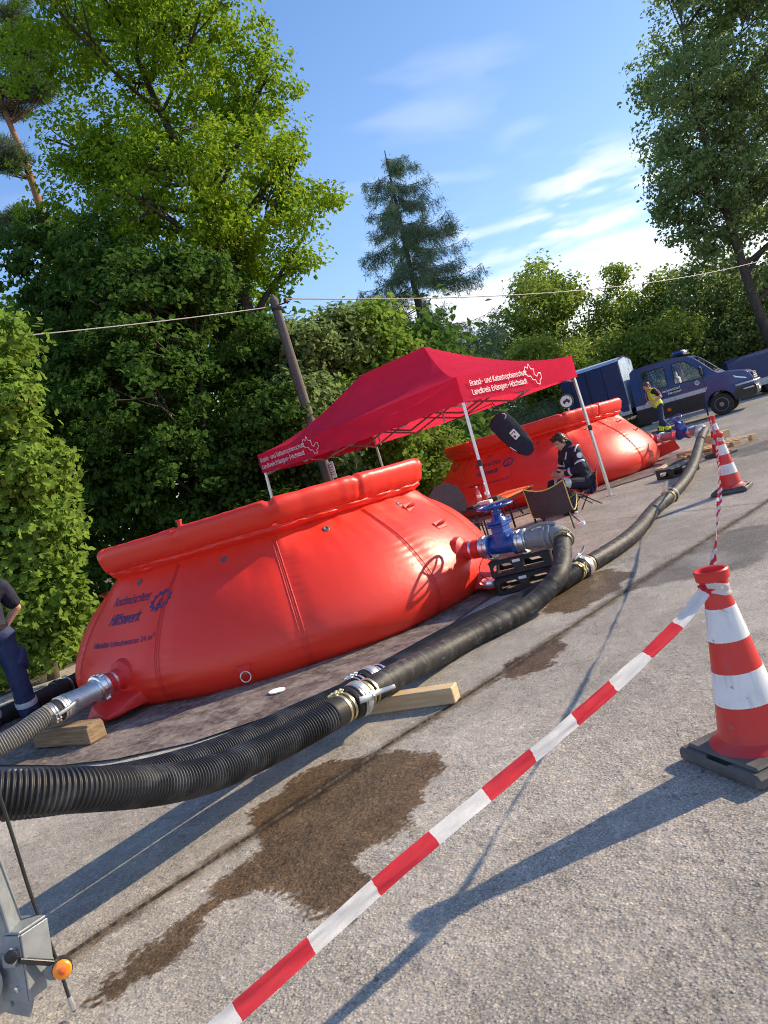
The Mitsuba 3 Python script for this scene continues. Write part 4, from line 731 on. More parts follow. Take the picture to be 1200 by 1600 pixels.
# ------------------------------------------------------------------ vehicles
def arc(cx, cz, r, a0, a1, n=10): return [(cx + r * math.cos(rad(a)), cz + r * math.sin(rad(a))) for a in np.linspace(a0, a1, n)]
def wheel_parts(t, x, y, M, sgn, r=.37, w=.22):
    o = V(x, y, r); k = part(t, 'wheel', lathe(o - V(0, sgn * w / 2, 0), (0, sgn, 0), [(0, r * .6), (.01, r * .93), (.03, r * .985), (.05, r), (w - .05, r), (w - .03, r * .985), (w - .01, r * .93), (w, r * .66), (w - .02, r * .62)], 40), 'm_tyre', M=M)
    rim = mani(lathe(o + V(0, sgn * (w / 2 - .05), 0), (0, sgn, 0), [(0, r * .64), (.03, r * .64), (.035, r * .58), (.005, r * .50), (.012, r * .36), (.03, r * .22), (.05, r * .19), (.052, .02)], 36))
    for i in range(12):
        a = 2 * math.pi * i / 12; rim = rim - m3.Manifold.cylinder(.3, r * .06, r * .06, 10, True).rotate((90, 0, 0)).translate((x + math.cos(a) * r * .43, y + sgn * w / 2, r + math.sin(a) * r * .43))
    part(k, 'rim', rim, 'm_rim', M=M); part(k, 'hub_back', lathe(o + V(0, sgn * (w / 2 - .07), 0), (0, sgn, 0), [(0, r * .6), (.02, r * .6)], 24), 'm_dark_trim', M=M)
def van(M):
    t = thing('crew_van', 'dark blue crew cab van with pale side stripe and tarpaulin covered load bed', 'van')
    W = 0.99  # local x runs back from the nose, y to the far side, z up; the near side is y = -W
    def warp(m):
        m = tm(m); v = np.array(m.vertices); x, y, z = v.T
        k = 1 - .17 * ssm(1.25, 2.35, z) - .20 * (1 - ssm(0, .75, x)) ** 1.6 + .012 * np.exp(-((z - .95) / .12) ** 2) - .03 * (1 - ssm(.4, .7, z)); v[:, 1] = y * k
        return trimesh.Trimesh(v, m.faces, process=False)
    top = [(.02, .52), (-.05, .70), (-.04, .98), (.03, 1.16), (.18, 1.27), (.55, 1.36), (.92, 1.43), (1.10, 1.60), (1.36, 1.92), (1.58, 2.16), (1.76, 2.28), (2.10, 2.36), (3.0, 2.39), (3.62, 2.37), (3.74, 2.28), (3.78, 1.6), (3.78, .42)]
    bot = [(1.50, .38)] + arc(1.05, .40, .45, 0, 180, 14) + [(.55, .40), (.2, .36)]
    def ext(poly, w): return m3.Manifold.extrude(m3.CrossSection([np.array(Polygon(poly).buffer(0).exterior.coords)[:-1]][::1], m3.FillRule.EvenOdd), 2 * w).rotate((90, 0, 0)).translate((0, w, 0))
    full = Polygon(top + bot); inner = full.buffer(-.055).intersection(sbox(1.2, .55, 3.70, 3)).intersection(full.buffer(-.055))
    winF = Polygon([(1.42, 1.50), (1.50, 1.72), (1.80, 2.08), (1.92, 2.15), (2.30, 2.17), (2.32, 1.47), (1.44, 1.42)]).buffer(-.02).buffer(.02)
    winR = Polygon([(2.56, 1.48), (2.56, 2.16), (3.34, 2.18), (3.36, 1.50)]).buffer(-.05).buffer(.05)
    shell = ext(list(full.exterior.coords)[:-1], W) - ext(list(inner.exterior.coords)[:-1], W - .06)
    for w in (winF, winR): shell = shell - ext(list(w.exterior.coords)[:-1], 2)
    # windscreen opening
    shell = shell - mani(bx(.95, 1.52, .20, b=.05)).rotate((0, -50, 0)).translate((1.34, 0, 1.88))
    shell = shell.refine_to_length(.10)
    part(t, 'cab', warp(shell), 'm_blue_paint', M=M, smooth=30)
    for nm, w in (('window', winF), ('window', winR)):
        for sg in (-1, 1):
            v, f = trimesh.creation.triangulate_polygon(w.buffer(.012), engine='earcut'); m = trimesh.Trimesh(np.c_[v[:, 0], np.full(len(v), sg * (W - .02)), v[:, 1]], f, process=False); part(t, nm, warp(m), 'm_glass', M=M, smooth=False)
            r_ = w.buffer(.02).difference(w.buffer(-.008)); rm = trimesh.creation.extrude_polygon(r_, .02, engine='earcut'); rm.apply_transform(np.array([[1, 0, 0, 0], [0, 0, 1, 0], [0, 1, 0, 0], [0, 0, 0, 1.0]])); rm.apply_translation((0, sg * W - .01, 0)); part(t, 'window_frame', warp(rm), 'm_dark_trim', M=M, smooth=False)
    part(t, 'windscreen', warp(trimesh.Trimesh([(.97, -.84, 1.47), (.97, .84, 1.47), (1.66, .74, 2.20), (1.66, -.74, 2.20)], [(0, 1, 2), (0, 2, 3)], process=False)), 'm_glass', M=M, smooth=False)
    part(t, 'wiper', cat(tube((.96, -.1, 1.48), (1.06, -.65, 1.60), .012, 6), tube((.96, .6, 1.48), (1.06, .05, 1.60), .012, 6)), 'm_dark_trim', M=M)
    for y in (-.5, .45): part(t, 'seat', cat(bx(.5, .48, .16, (2.15, y, 1.02), .05), bx(.14, .46, .66, (2.42, y, 1.38), .05), bx(.10, .26, .2, (2.46, y, 1.80), .04)), 'm_reflex' if y > 0 else 'm_dark_trim', M=M)
    part(t, 'rear_bench', cat(bx(.5, 1.5, .16, (3.18, 0, 1.02), .05), bx(.14, 1.5, .66, (3.50, 0, 1.38), .05)), 'm_dark_trim', M=M)
    part(t, 'dashboard', bx(.34, 1.6, .3, (1.38, 0, 1.28), .06), 'm_dark_trim', M=M)
    def side(poly, m_, nm, d=.006, sg=-1, label=None):
        q = ext(list(poly.exterior.coords)[:-1], d).refine_to_length(.12); q = tm(q); q.apply_translation((0, sg * W, 0)); return part(t, nm, warp(q), m_, M=M, smooth=30, label=label)
    side(Polygon([(1.42, .93), (3.77, .93), (3.77, 1.07), (1.34, 1.07)]), 'm_grey_stripe', 'stripe'); side(Polygon([(1.55, .40), (3.77, .44), (3.77, .90), (1.47, .90)]), 'm_dark_trim', 'lower_trim', label='dark grey lower side trim')
    for x in (1.40, 2.42, 3.48): side(sbox(x, .48, x + .012, 1.45 if x < 3 else 2.2), 'm_dark_trim', 'door_gap', .008)
    for x in (2.36, 3.40): side(sbox(x - .16, 1.24, x, 1.28), 'm_dark_trim', 'door_handle', .022)
    side(sbox(2.64, .62, 2.76, .72), 'm_hivis_orange', 'side_marker', .008)
    for s, z, h in (('Technisches', 1.29, .075), ('Hilfswerk', 1.18, .075)):
        m = text(s, h, .002, True); m.apply_transform(M @ np.array([[-1, 0, 0, 2.16], [0, 0, -1, -W - .006], [0, 1, 0, z], [0, 0, 0, 1.0]]) @ np.diag([-1, 1, 1, 1])); m.invert(); part(t, 'lettering', m, 'm_white', smooth=False, label='white printed word ' + s + ' on the front door')
    m = gear(.085); m.apply_transform(M @ np.array([[1, 0, 0, 1.62], [0, 0, -1, -W - .006], [0, 1, 0, 1.30], [0, 0, 0, 1.0]])); part(t, 'emblem', m, 'm_white', smooth=False, label='white cogwheel emblem on the front door')
    # nose
    part(t, 'bumper', warp(ext([(-.05, .42), (-.09, .55), (-.08, .72), (-.02, .76), (.50, .76), (.60, .62), (.60, .40), (.2, .34)], W + .012).refine_to_length(.1)), 'm_dark_trim', M=M)
    part(t, 'bumper_bar', cat(sweep(spl([(.50, -.98, .86), (.15, -.92, .86), (-.06, -.72, .86), (-.10, 0, .86), (-.06, .72, .86), (.15, .92, .86)], 40), .035, 8), sweep(spl([(.30, -.94, .68), (.05, -.84, .68), (-.12, -.5, .68)], 20), .028, 8)), 'm_alu', M=M)
    gr = part(t, 'grille', bx(.08, 1.15, .26, (-.02, 0, 1.03), .02), 'm_dark_trim', M=M @ frame((0, 0, 0), (1, 0, -.0)))
    for z in (.95, 1.02, 1.09): part(gr, 'grille_bar', bx(.02, 1.1, .035, (-.065 + (z - .95) * .1, 0, z), .006), 'm_alu', M=M)
    for sg in (-1, 1): part(t, 'headlight', warp(tm(hullof(ball((.02, sg * .72, 1.0), .05), ball((.12, sg * .93, 1.0), .06), ball((.44, sg * .95, 1.14), .05), ball((.52, sg * .955, 1.25), .03), ball((.12, sg * .72, 1.18), .05)))), 'm_lamp_clear', M=M)
    part(t, 'number_plate', bx(.012, .50, .11, (-.105, 0, .58), .002), 'm_white', M=M)
    for sg in (-1, 1):
        mi_ = part(t, 'mirror', bx(.10, .18, .34, (1.40, sg * 1.14, 1.64), .04), 'm_dark_trim', M=M); part(mi_, 'arm', tube((1.38, sg * .94, 1.52), (1.40, sg * 1.08, 1.57), .03, 8), 'm_dark_trim', M=M)
    lb = part(t, 'light_bar', bx(.42, 1.30, .05, (2.05, 0, 2.40), .02), 'm_dark_trim', M=M)
    for y, m_ in ((-.48, 'm_blue_iron'), (-.15, 'm_white'), (.18, 'm_white'), (.5, 'm_blue_iron')): part(lb, 'lamp_cover', bx(.36, .31, .13, (2.05, y, 2.49), .05), m_, M=M)
    part(t, 'aerial', tube((2.9, -.3, 2.34), (3.25, -.3, 2.78), .008, 6), 'm_dark_trim', M=M)
    # chassis and load bed
    part(t, 'chassis', cat(bx(5.2, .12, .18, (3.7, -.38, .56)), bx(5.2, .12, .18, (3.7, .38, .56)), bx(.12, 1.5, .12, (5.6, 0, .40))), 'm_dark_trim', M=M)
    part(t, 'side_step', bx(1.75, .16, .05, (2.5, -.98, .36), .01), 'm_alu', M=M)
    part(t, 'bed_floor', bx(2.3, 2.06, .10, (5.08, 0, .84), .01), 'm_dark_trim', M=M)
    for sg in (-1, 1): part(t, 'sideboard', bx(2.3, .03, .34, (5.08, sg * 1.045, 1.06), .008), 'm_grey_stripe', M=M)
    part(t, 'tailboard', bx(.03, 2.06, .34, (6.245, 0, 1.06), .008), 'm_grey_stripe', M=M)
    cv = Polygon([(-1.06, 1.02), (-1.065, 2.80), (-.95, 2.91), (0, 3.03), (.95, 2.91), (1.065, 2.80), (1.06, 1.02)])
    c = trimesh.creation.extrude_polygon(cv, 2.2, engine='earcut'); c.apply_transform(np.array([[0, 0, 1, 3.98], [1, 0, 0, 0], [0, 1, 0, 0], [0, 0, 0, 1.0]])); c = tm(mani(c).refine_to_length(.14)); q = c.vertices * V(2.2, 2.2, 1.2); c.vertices = c.vertices + c.vertex_normals * (.03 * (meshkit.fbm(q, 3, 2) - .5))[:, None]
    part(t, 'load_cover', c, 'm_blue_cover', M=M, smooth=40); part(t, 'cover_seam', cat(*[bx(.03, .012, 1.70, (x, -1.072, 1.93), .003) for x in (4.6, 5.2, 5.8)]), 'm_navy', M=M)
    part(t, 'cover_front', cat(trimesh.creation.extrude_polygon(cv.buffer(-.06), .012, engine='earcut')), 'm_cover_front', M=M @ np.array([[0, 0, 1, 3.956], [1, 0, 0, 0], [0, 1, 0, 0], [0, 0, 0, 1.0]]), label='pale blue front sheet of the load cover')
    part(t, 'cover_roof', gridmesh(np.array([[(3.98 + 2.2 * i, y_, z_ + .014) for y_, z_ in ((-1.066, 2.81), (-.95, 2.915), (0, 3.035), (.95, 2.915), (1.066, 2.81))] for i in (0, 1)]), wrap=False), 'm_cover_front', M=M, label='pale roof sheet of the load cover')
    for x, y in ((1.05, -.86), (1.05, .86), (4.95, -.86), (4.95, .86)): wheel_parts(t, x, y, M, -1 if y < 0 else 1)
    part(t, 'mud_flap', cat(bx(.02, .26, .34, (1.56, -.86, .28), .004)), 'm_dark_trim', M=M)
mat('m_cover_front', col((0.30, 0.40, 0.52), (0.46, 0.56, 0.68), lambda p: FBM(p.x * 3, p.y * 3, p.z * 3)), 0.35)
VX = V(math.cos(rad(147)), math.sin(rad(147)), 0) * 1.06
Mv = np.eye(4); Mv[:3, 0] = VX; Mv[:3, 1] = np.cross((0, 0, 1.06), VX / 1.06); Mv[:3, 2] = (0, 0, 1.06)
if Mv[1, 1] < 0: Mv[:3, 1] *= -1
nose = V(12.78, 26.6, 0) - VX * 1.05 + Mv[:3, 1] * .86; Mv[:3, 3] = nose
van(Mv)
t = thing('covered_trailer', 'blue tarpaulin covered trailer parked behind the nose of the van', 'trailer'); M = yawM((19.1, 33.8, 0), rad(-20)); cv = Polygon([(-1.1, .75), (-1.1, 1.80), (0, 1.96), (1.1, 1.80), (1.1, .75)])
c = trimesh.creation.extrude_polygon(cv, 4.2, engine='earcut'); c.apply_transform(np.array([[0, 0, 1, -2.1], [1, 0, 0, 0], [0, 1, 0, 0], [0, 0, 0, 1.0]])); c = tm(mani(c).refine_to_length(.18)); c.vertices = c.vertices + c.vertex_normals * (.05 * (meshkit.fbm(c.vertices * 1.9, 3, 2) - .5))[:, None]
part(t, 'cover', c, 'm_blue_cover', M=M, smooth=40); part(t, 'bed', bx(4.3, 2.2, .34, (0, 0, .60), .02), 'm_grey_stripe', M=M)
for x in (-.5, .5): wheel_parts(t, x, -1.0, M, -1, .34, .2); wheel_parts(t, x, 1.0, M, 1, .34, .2)

# ------------------------------------------------------------------ people
def hand(w, d, palm, thumb, curl=.5, k=1.0):
    d, palm = nrm(d), nrm(palm); side = nrm(np.cross(palm, d)) * thumb; out = [hullof(ball(w, .026 * k, n=10), ball(w + d * .085 * k + side * .030 * k, .014 * k, n=10), ball(w + d * .085 * k - side * .030 * k, .013 * k, n=10), ball(w + d * .03 * k + side * .03 * k, .016 * k, n=10))]
    for i, (x, L) in enumerate(((.030, .075), (.010, .083), (-.011, .077), (-.030, .060))):
        p = w + d * .085 * k + side * x * k; q = d.copy()
        for j in range(3):
            a = curl * (.5 + .35 * j); q2 = nrm(math.cos(a) * d + math.sin(a) * palm); e = p + q2 * L * k * (.45, .32, .23)[j]; out.append(bone(p, e, (.0095 - .0012 * j) * k, (.0088 - .0012 * j) * k)); p = e
    p = w + d * .025 * k + side * .034 * k; e = p + nrm(d * .6 + side * .75 + palm * .3) * .045 * k; out += [bone(p, e, .012 * k, .010 * k), bone(e, e + nrm(d * .9 + side * .25 + palm * .4) * .032 * k, .010 * k, .008 * k)]
    return out
def head(c, f, u, k=1.0):
    f, u = nrm(f), nrm(u); r = np.cross(f, u); P = lambda x, y, z: c + (f * x + r * y + u * z) * k
    out = [hullof(ball(P(-.015, 0, .035), .092 * k), ball(P(.022, 0, .045), .078 * k), ball(P(.045, 0, -.02), .056 * k), ball(P(-.03, 0, -.02), .075 * k)), hullof(ball(P(.045, 0, -.03), .055 * k), ball(P(.068, 0, -.095), .026 * k), ball(P(.03, .038, -.07), .026 * k), ball(P(.03, -.038, -.07), .026 * k)),
           hullof(ball(P(.098, 0, .02), .010 * k), ball(P(.118, 0, -.018), .013 * k), ball(P(.098, .014, -.022), .009 * k), ball(P(.098, -.014, -.022), .009 * k)), hullof(ball(P(.094, .018, -.055), .009 * k), ball(P(.094, -.018, -.055), .009 * k)),
           hullof(ball(P(.085, .045, .028), .014 * k), ball(P(.085, -.045, .028), .014 * k))]
    for s in (-1, 1): out.append(hullof(ball(P(-.01, s * .083, .02), .014 * k, n=10), ball(P(-.015, s * .088, -.01), .017 * k, n=10), ball(P(-.005, s * .082, -.03), .010 * k, n=10)))
    return out, P
def hair(t, P, k, m, hgt=.012):
    b = hullof(ball(P(-.02, 0, .045), .101 * k), ball(P(.02, 0, .060), .084 * k), ball(P(-.045, 0, -.005), .080 * k)); cut = m3.Manifold.batch_hull([ball(P(.20, y, z), .05 * k, n=8) for y in (-.2, .2) for z in (.028, -.3)] + [ball(P(.075, y, z), .02 * k, n=8) for y in (-.2, .2) for z in (.045, -.3)] + [ball(P(.03, y, -.3), .02 * k, n=8) for y in (-.2, .2)])
    b = tm((b - cut).refine_to_length(.012 * k)); b = trimesh.Trimesh(b.vertices, b.faces); b.vertices = b.vertices + b.vertex_normals * (hgt * (meshkit.fbm(b.vertices * 60, 3, 3) - .35))[:, None]; part(t, 'hair', b, m, smooth=40)
def legs(J, s): return [(J['hip' + s], J['knee' + s]), (J['knee' + s], J['ankle' + s])]
def trousers(t, J, m, r=(.105, .080, .082), waist=None):
    P = []
    for s in 'LR': (a, b), (c, d) = legs(J, s); P += [bone(a, b, r[0], r[1]), bone(c, d, r[1], r[2])]
    P += [hullof(ball(J['hipL'], r[0] + .015), ball(J['hipR'], r[0] + .015), ball(J['waist'] + V(0, 0, 0), .135, (1, 1, .7)))]
    return part(t, 'trousers', melt(P, .022, 5, .012, 12), m, smooth=True)
def cuff(t, a, b, f0, f1, r, m, nm='reflective_stripe', sx=1): P = np.linspace(a + (b - a) * f0, a + (b - a) * f1, 4); part(t, nm, sweep(P, [r - .004, r, r, r - .004], 22), m, smooth=40)
def boots(t, J, k=1.0):
    for s in 'LR':
        a, e = J['ankle' + s], J['toe' + s]; part(t, 'boot', melt([hullof(ball(a + V(0, 0, .10), .066 * k), ball(a + V(0, 0, -.02), .062 * k)), hullof(ball(V(*a[:2], .05 * k) - .03 * nrm(e - a) * V(1, 1, 0), .048 * k), ball(V(*e[:2], .042), .040 * k), ball(a + V(0, 0, -.02), .058 * k))], .02, 4), 'm_boot', smooth=True)

# the seated man, facing left
def at_frame(o, yaw): f = V(math.cos(yaw), math.sin(yaw), 0); l = V(-math.sin(yaw), math.cos(yaw), 0); return lambda x, y, z: V(*o) + f * x + l * y + V(0, 0, z)
Q = at_frame((3.19, 11.78, 0), rad(190))
t = thing('person', 'dark haired person in dark jacket with reflective stripes sitting on a low chair, looking down', 'person')
J = dict(hipL=Q(0, .10, .41), hipR=Q(0, -.10, .41), waist=Q(-.02, 0, .58), kneeL=Q(.44, .17, .50), kneeR=Q(.42, -.22, .50), ankleL=Q(.36, .16, .11), ankleR=Q(.55, -.22, .11), toeL=Q(.52, .19, .05), toeR=Q(.72, -.26, .05),
         chest=Q(.07, 0, .86), neck=Q(.13, 0, 1.02), shL=Q(.08, .20, .93), shR=Q(.10, -.20, .93), elL=Q(.10, .29, .66), elR=Q(.16, -.28, .66), wrL=Q(.30, .10, .63), wrR=Q(.33, -.10, .64))
fw = Q(1, 0, 0) - Q(0, 0, 0); hd, P = head(Q(.20, .01, 1.13), fw + V(0, -.12, -.42), V(0, 0, 1) + fw * .42, .98)
body = hd + [bone(J['neck'], Q(.18, 0, 1.09), .056, .052), bone(J['chest'], J['neck'], .10, .06), bone(J['waist'], J['chest'], .11, .12), bone(J['shL'], J['chest'], .06, .09), bone(J['shR'], J['chest'], .06, .09)]
for s in 'LR': body += [bone(J['sh' + s], J['el' + s], .05, .04), bone(J['el' + s], J['wr' + s], .04, .028), bone(J['hip' + s], J['knee' + s], .07, .05), bone(J['knee' + s], J['ankle' + s], .05, .04)]
body += hand(J['wrL'], fw + V(0, .35, -.1) * 1, V(.2, 1, .1), 1, .6) + hand(J['wrR'], fw + V(0, -.3, 0), V(0, -1, .1), -1, .6)
part(t, 'body', melt(body, .012, 4), 'm_skin', smooth=True); hair(t, P, .98, 'm_hair', .022)
part(t, 'sunglasses', cat(sweep(np.array([P(-.02, -.09, .06), P(.06, -.085, .105), P(.095, -.04, .10), P(.10, 0, .098), P(.095, .04, .10), P(.06, .085, .105), P(-.02, .09, .06)]), .006, 6), *[tm(hullof(ball(P(.098, s * .02, .10), .010, n=8), ball(P(.085, s * .062, .10), .010, n=8), ball(P(.085, s * .04, .128), .010, n=8))) for s in (-1, 1)]), 'm_black_metal')
for s in (-1, 1): part(t, 'eye', tm(ball(P(.093, s * .032, .008), .009, n=10)), 'm_hair'); part(t, 'eyebrow', tm(bone(P(.100, s * .018, .034), P(.090, s * .052, .036), .005)), 'm_hair')
jk = [hullof(ball(J['waist'] + V(0, 0, -.06), .165, (1, 1, .8)), ball(J['chest'], .165), ball(Q(.04, 0, .72), .165)), bone(J['shL'], J['chest'], .088, .14), bone(J['shR'], J['chest'], .088, .14), bone(J['chest'], J['neck'], .13, .075), bone(J['neck'] - fw * .03, J['neck'] - fw * .05 + V(0, 0, .05), .075, .072)]
for s in 'LR': jk += [bone(J['sh' + s], J['el' + s], .086, .072), bone(J['el' + s], J['wr' + s] - (J['wr' + s] - J['el' + s]) * .08, .072, .050)]
jm = m3.Manifold.batch_boolean(jk, m3.OpType.Add) - hullof(ball(Q(.20, 0, 1.13), .085), ball(Q(.30, 0, 1.05), .07)); jkk = part(t, 'jacket', melt([jm], .02, 4, .022, 13), 'm_navy', smooth=True)
for s in 'LR':
    cuff(jkk, J['sh' + s], J['el' + s], .62, .74, .084, 'm_reflex'); cuff(jkk, J['el' + s], J['wr' + s], .62, .74, .067, 'm_reflex')
part(jkk, 'shoulder_stripe', cat(sweep(spl([Q(-.02, .16, 1.00), Q(.06, .24, 1.0), Q(.13, .28, .93)], 16), .014, 8), sweep(spl([Q(.18, .10, .95), Q(.23, .09, .84)], 8), .012, 8), sweep(spl([Q(.2, -.02, .96), Q(.235, -.01, .72)], 8), .007, 6)), 'm_reflex', smooth=True)
dL = nrm(Q(0, 1, .15) - Q(0, 0, 0)); part(jkk, 'badge', lathe((J['shL'] + J['elL']) / 2 + dL * .068 + V(0, 0, .05), dL, [(0, .045), (.012, .045), (.014, .035)], 20), 'm_white_reflex', label='round pale sleeve badge')
tk = trousers(t, J, 'm_navy'); boots(t, J)
for s in 'LR': cuff(tk, J['knee' + s], J['ankle' + s], .62, .80, .092, 'm_reflex'); cuff(tk, J['hip' + s], J['knee' + s], .72, .95, .094, 'm_reflex', 'knee_patch')

# the man in the high visibility vest, walking left by the van
k = 1.08; q0 = at_frame((10.05, 25.4, 0), rad(186)); Q = lambda x, y, z: q0(x * k, y * k, z * k)
t = thing('person', 'person in yellow high visibility vest walking beside the van, head bent down', 'person')
J = dict(hipL=Q(-.02, .09, .93), hipR=Q(-.02, -.09, .93), waist=Q(0, 0, 1.06), kneeL=Q(.06, .09, .50), kneeR=Q(-.08, -.09, .50), ankleL=Q(-.12, .09, .10), ankleR=Q(.10, -.1, .10), toeL=Q(.05, .10, .05), toeR=Q(.27, -.11, .05), chest=Q(.08, 0, 1.33), neck=Q(.13, 0, 1.50), shL=Q(.09, .19, 1.43), shR=Q(.09, -.19, 1.43), elL=Q(-.02, .27, 1.18), elR=Q(.02, -.27, 1.18), wrL=Q(.22, .22, 1.08), wrR=Q(.25, -.18, 1.08))
fw = q0(1, 0, 0) - q0(0, 0, 0); hd, P = head(Q(.20, 0, 1.62), fw + V(0, 0, -.35), V(0, 0, 1) + fw * .35, k)
body = hd + [bone(J['neck'], Q(.18, 0, 1.57), .058 * k, .054 * k), bone(J['chest'], J['neck'], .11, .06), bone(J['waist'], J['chest'], .12, .13)]
for s in 'LR': body += [bone(J['sh' + s], J['chest'], .06, .1), bone(J['sh' + s], J['el' + s], .055, .045), bone(J['el' + s], J['wr' + s], .045, .030), bone(J['hip' + s], J['knee' + s], .08, .055), bone(J['knee' + s], J['ankle' + s], .055, .045)]
body += hand(J['wrL'], fw + V(0, 0, -.3), V(0, 0, -1), 1, .6, k) + hand(J['wrR'], fw + V(0, 0, -.3), V(0, 0, -1), -1, .6, k)
part(t, 'body', melt(body, .014, 4), 'm_skin', smooth=True); hair(t, P, k, 'm_hair_brown')
for s in (-1, 1): part(t, 'eye', tm(ball(P(.093, s * .032, .008), .009 * k, n=10)), 'm_hair')
part(t, 'shirt', melt([hullof(ball(J['waist'], .15, (1, 1.05, .8)), ball(J['chest'], .155))] + [bone(J['sh' + s], J['chest'], .082, .13) for s in 'LR'] + [bone(J['sh' + s], J['sh' + s] + (J['el' + s] - J['sh' + s]) * .6, .078, .072) for s in 'LR'], .025, 5, .012), 'm_navy', smooth=True)
vs = part(t, 'vest', melt([hullof(ball(J['waist'] + V(0, 0, -.08), .178, (1, 1.1, .8)), ball(J['chest'], .175, (.95, 1.05, 1))), hullof(ball(J['chest'], .165), ball(J['shL'] * .75 + J['shR'] * .25 + V(0, 0, .02), .085), ball(J['shR'] * .75 + J['shL'] * .25 + V(0, 0, .02), .085))], .025, 5, .014), 'm_hivis', smooth=True)
for z in (1.10, 1.24): c = Q(.04, 0, z); a = np.linspace(0, 2 * np.pi, 30); part(vs, 'reflective_stripe', gridmesh(np.stack([np.stack([c + V(.192 * math.cos(x), .198 * math.sin(x), h) for x in a[:-1]]) for h in (-.025, .025)])), 'm_reflex', smooth=True)
part(vs, 'orange_stripe', cat(*[sweep(spl([Q(.13, y, 1.52), Q(.24, y * 1.1, 1.36), Q(.22, y * 1.3, 1.16)], 16), .010, 6) for y in (.1, -.1)], *[sweep(spl([Q(.05, y, 1.53), Q(-.10, y * 1.1, 1.36), Q(-.15, y * 1.3, 1.16)], 16), .010, 6) for y in (.1, -.1)]), 'm_hivis_orange', smooth=True)
tk = trousers(t, J, 'm_blue_trousers', (.105, .086, .088)); boots(t, J, k)
for s in 'LR': cuff(tk, J['knee' + s], J['ankle' + s], .58, .92, .098, 'm_hivis')

# the man standing at the left edge, hands behind his back
q0 = at_frame((-4.34, 7.62, 0), rad(-62)); Q = lambda x, y, z: q0(x, y, z) + V(.085 * z, 0, 0)
t = thing('person', 'person in navy polo shirt standing at the left edge with arm behind back', 'person')
J = dict(hipL=Q(0, .10, .93), hipR=Q(0, -.10, .93), waist=Q(.01, 0, 1.06), kneeL=Q(.02, .15, .51), kneeR=Q(.05, -.14, .51), ankleL=Q(-.05, .19, .10), ankleR=Q(-.02, -.18, .10), toeL=Q(.10, .24, .05), toeR=Q(.14, -.23, .05), chest=Q(0, 0, 1.33), neck=Q(.01, 0, 1.50), shL=Q(0, .19, 1.43), shR=Q(0, -.19, 1.43), elL=Q(-.12, .29, 1.17), elR=Q(-.12, -.29, 1.17), wrL=Q(-.15, .12, .98), wrR=Q(-.17, -.12, .97))
fw = q0(1, 0, 0) - q0(0, 0, 0); lf = q0(0, 1, 0) - q0(0, 0, 0); hd, P = head(Q(.03, 0, 1.64), fw, V(0, 0, 1))
body = hd + [bone(J['neck'], Q(.02, 0, 1.58), .058, .055), bone(J['chest'], J['neck'], .11, .06), bone(J['waist'], J['chest'], .12, .13)]
for s in 'LR': body += [bone(J['sh' + s], J['chest'], .06, .1), bone(J['sh' + s], J['el' + s], .056, .047), bone(J['el' + s], J['wr' + s], .047, .031), bone(J['hip' + s], J['knee' + s], .08, .055), bone(J['knee' + s], J['ankle' + s], .055, .045)]
body += hand(J['wrL'], -lf + V(0, 0, -.6), -fw, 1, .4) + hand(J['wrR'], lf + V(0, 0, -.6), -fw, -1, .4)
part(t, 'body', melt(body, .013, 4), 'm_skin', smooth=True); hair(t, P, 1, 'm_hair_brown')
for s in (-1, 1): part(t, 'eye', tm(ball(P(.093, s * .032, .008), .009, n=10)), 'm_hair')
sh = part(t, 'shirt', melt([hullof(ball(J['waist'] + V(0, 0, .0), .155, (1, 1.12, .7)), ball(J['chest'], .16, (.95, 1.12, 1)))] + [bone(J['sh' + s], J['chest'], .085, .13) for s in 'LR'] + [bone(J['sh' + s], J['sh' + s] + (J['el' + s] - J['sh' + s]) * .72, .084, .078) for s in 'LR'] + [bone(J['chest'], J['neck'] - V(0, 0, .03), .12, .07)], .022, 5, .014), 'm_navy', smooth=True)
part(sh, 'chest_stripe', cat(*[tm(bx(.10, .006, .022, (0, 0, 0), .002)).apply_transform(frame(Q(.165, y, 1.36), lf * (-1), fw)) for y in (.10, -.06)]), 'm_hivis', label='short yellow stripe across the chest')
tk = trousers(t, J, 'm_blue_trousers', (.115, .098, .105)); boots(t, J, 1.05)
a = np.linspace(0, 2 * np.pi, 40)[:-1]; bl = part(t, 'belt', gridmesh(np.stack([np.stack([Q(.158 * math.cos(x) + .005, .178 * math.sin(x), h) for x in a]) for h in (1.0, 1.002, 1.048, 1.05)])), 'm_black_metal', smooth=40)
part(bl, 'buckle', bx(.05, .02, .05, b=.006), 'm_dark_trim', M=frame(Q(.165, .03, 1.025), lf, (0, 0, 1))); part(t, 'pocket', melt([hullof(ball(Q(.0, .24, .72), .05), ball(Q(-.02, .24, .56), .05), ball(Q(.07, .21, .62), .05))], .03, 3), 'm_blue_trousers', smooth=True)
for s in 'LR': cuff(tk, J['knee' + s], J['ankle' + s], .72, .86, .112, 'm_reflex')
part(t, 'watch', lathe(J['wrL'] - .02 * nrm(J['wrL'] - J['elL']), J['wrL'] - J['elL'], [(0, .036), (.025, .036)], 18), 'm_black_metal')

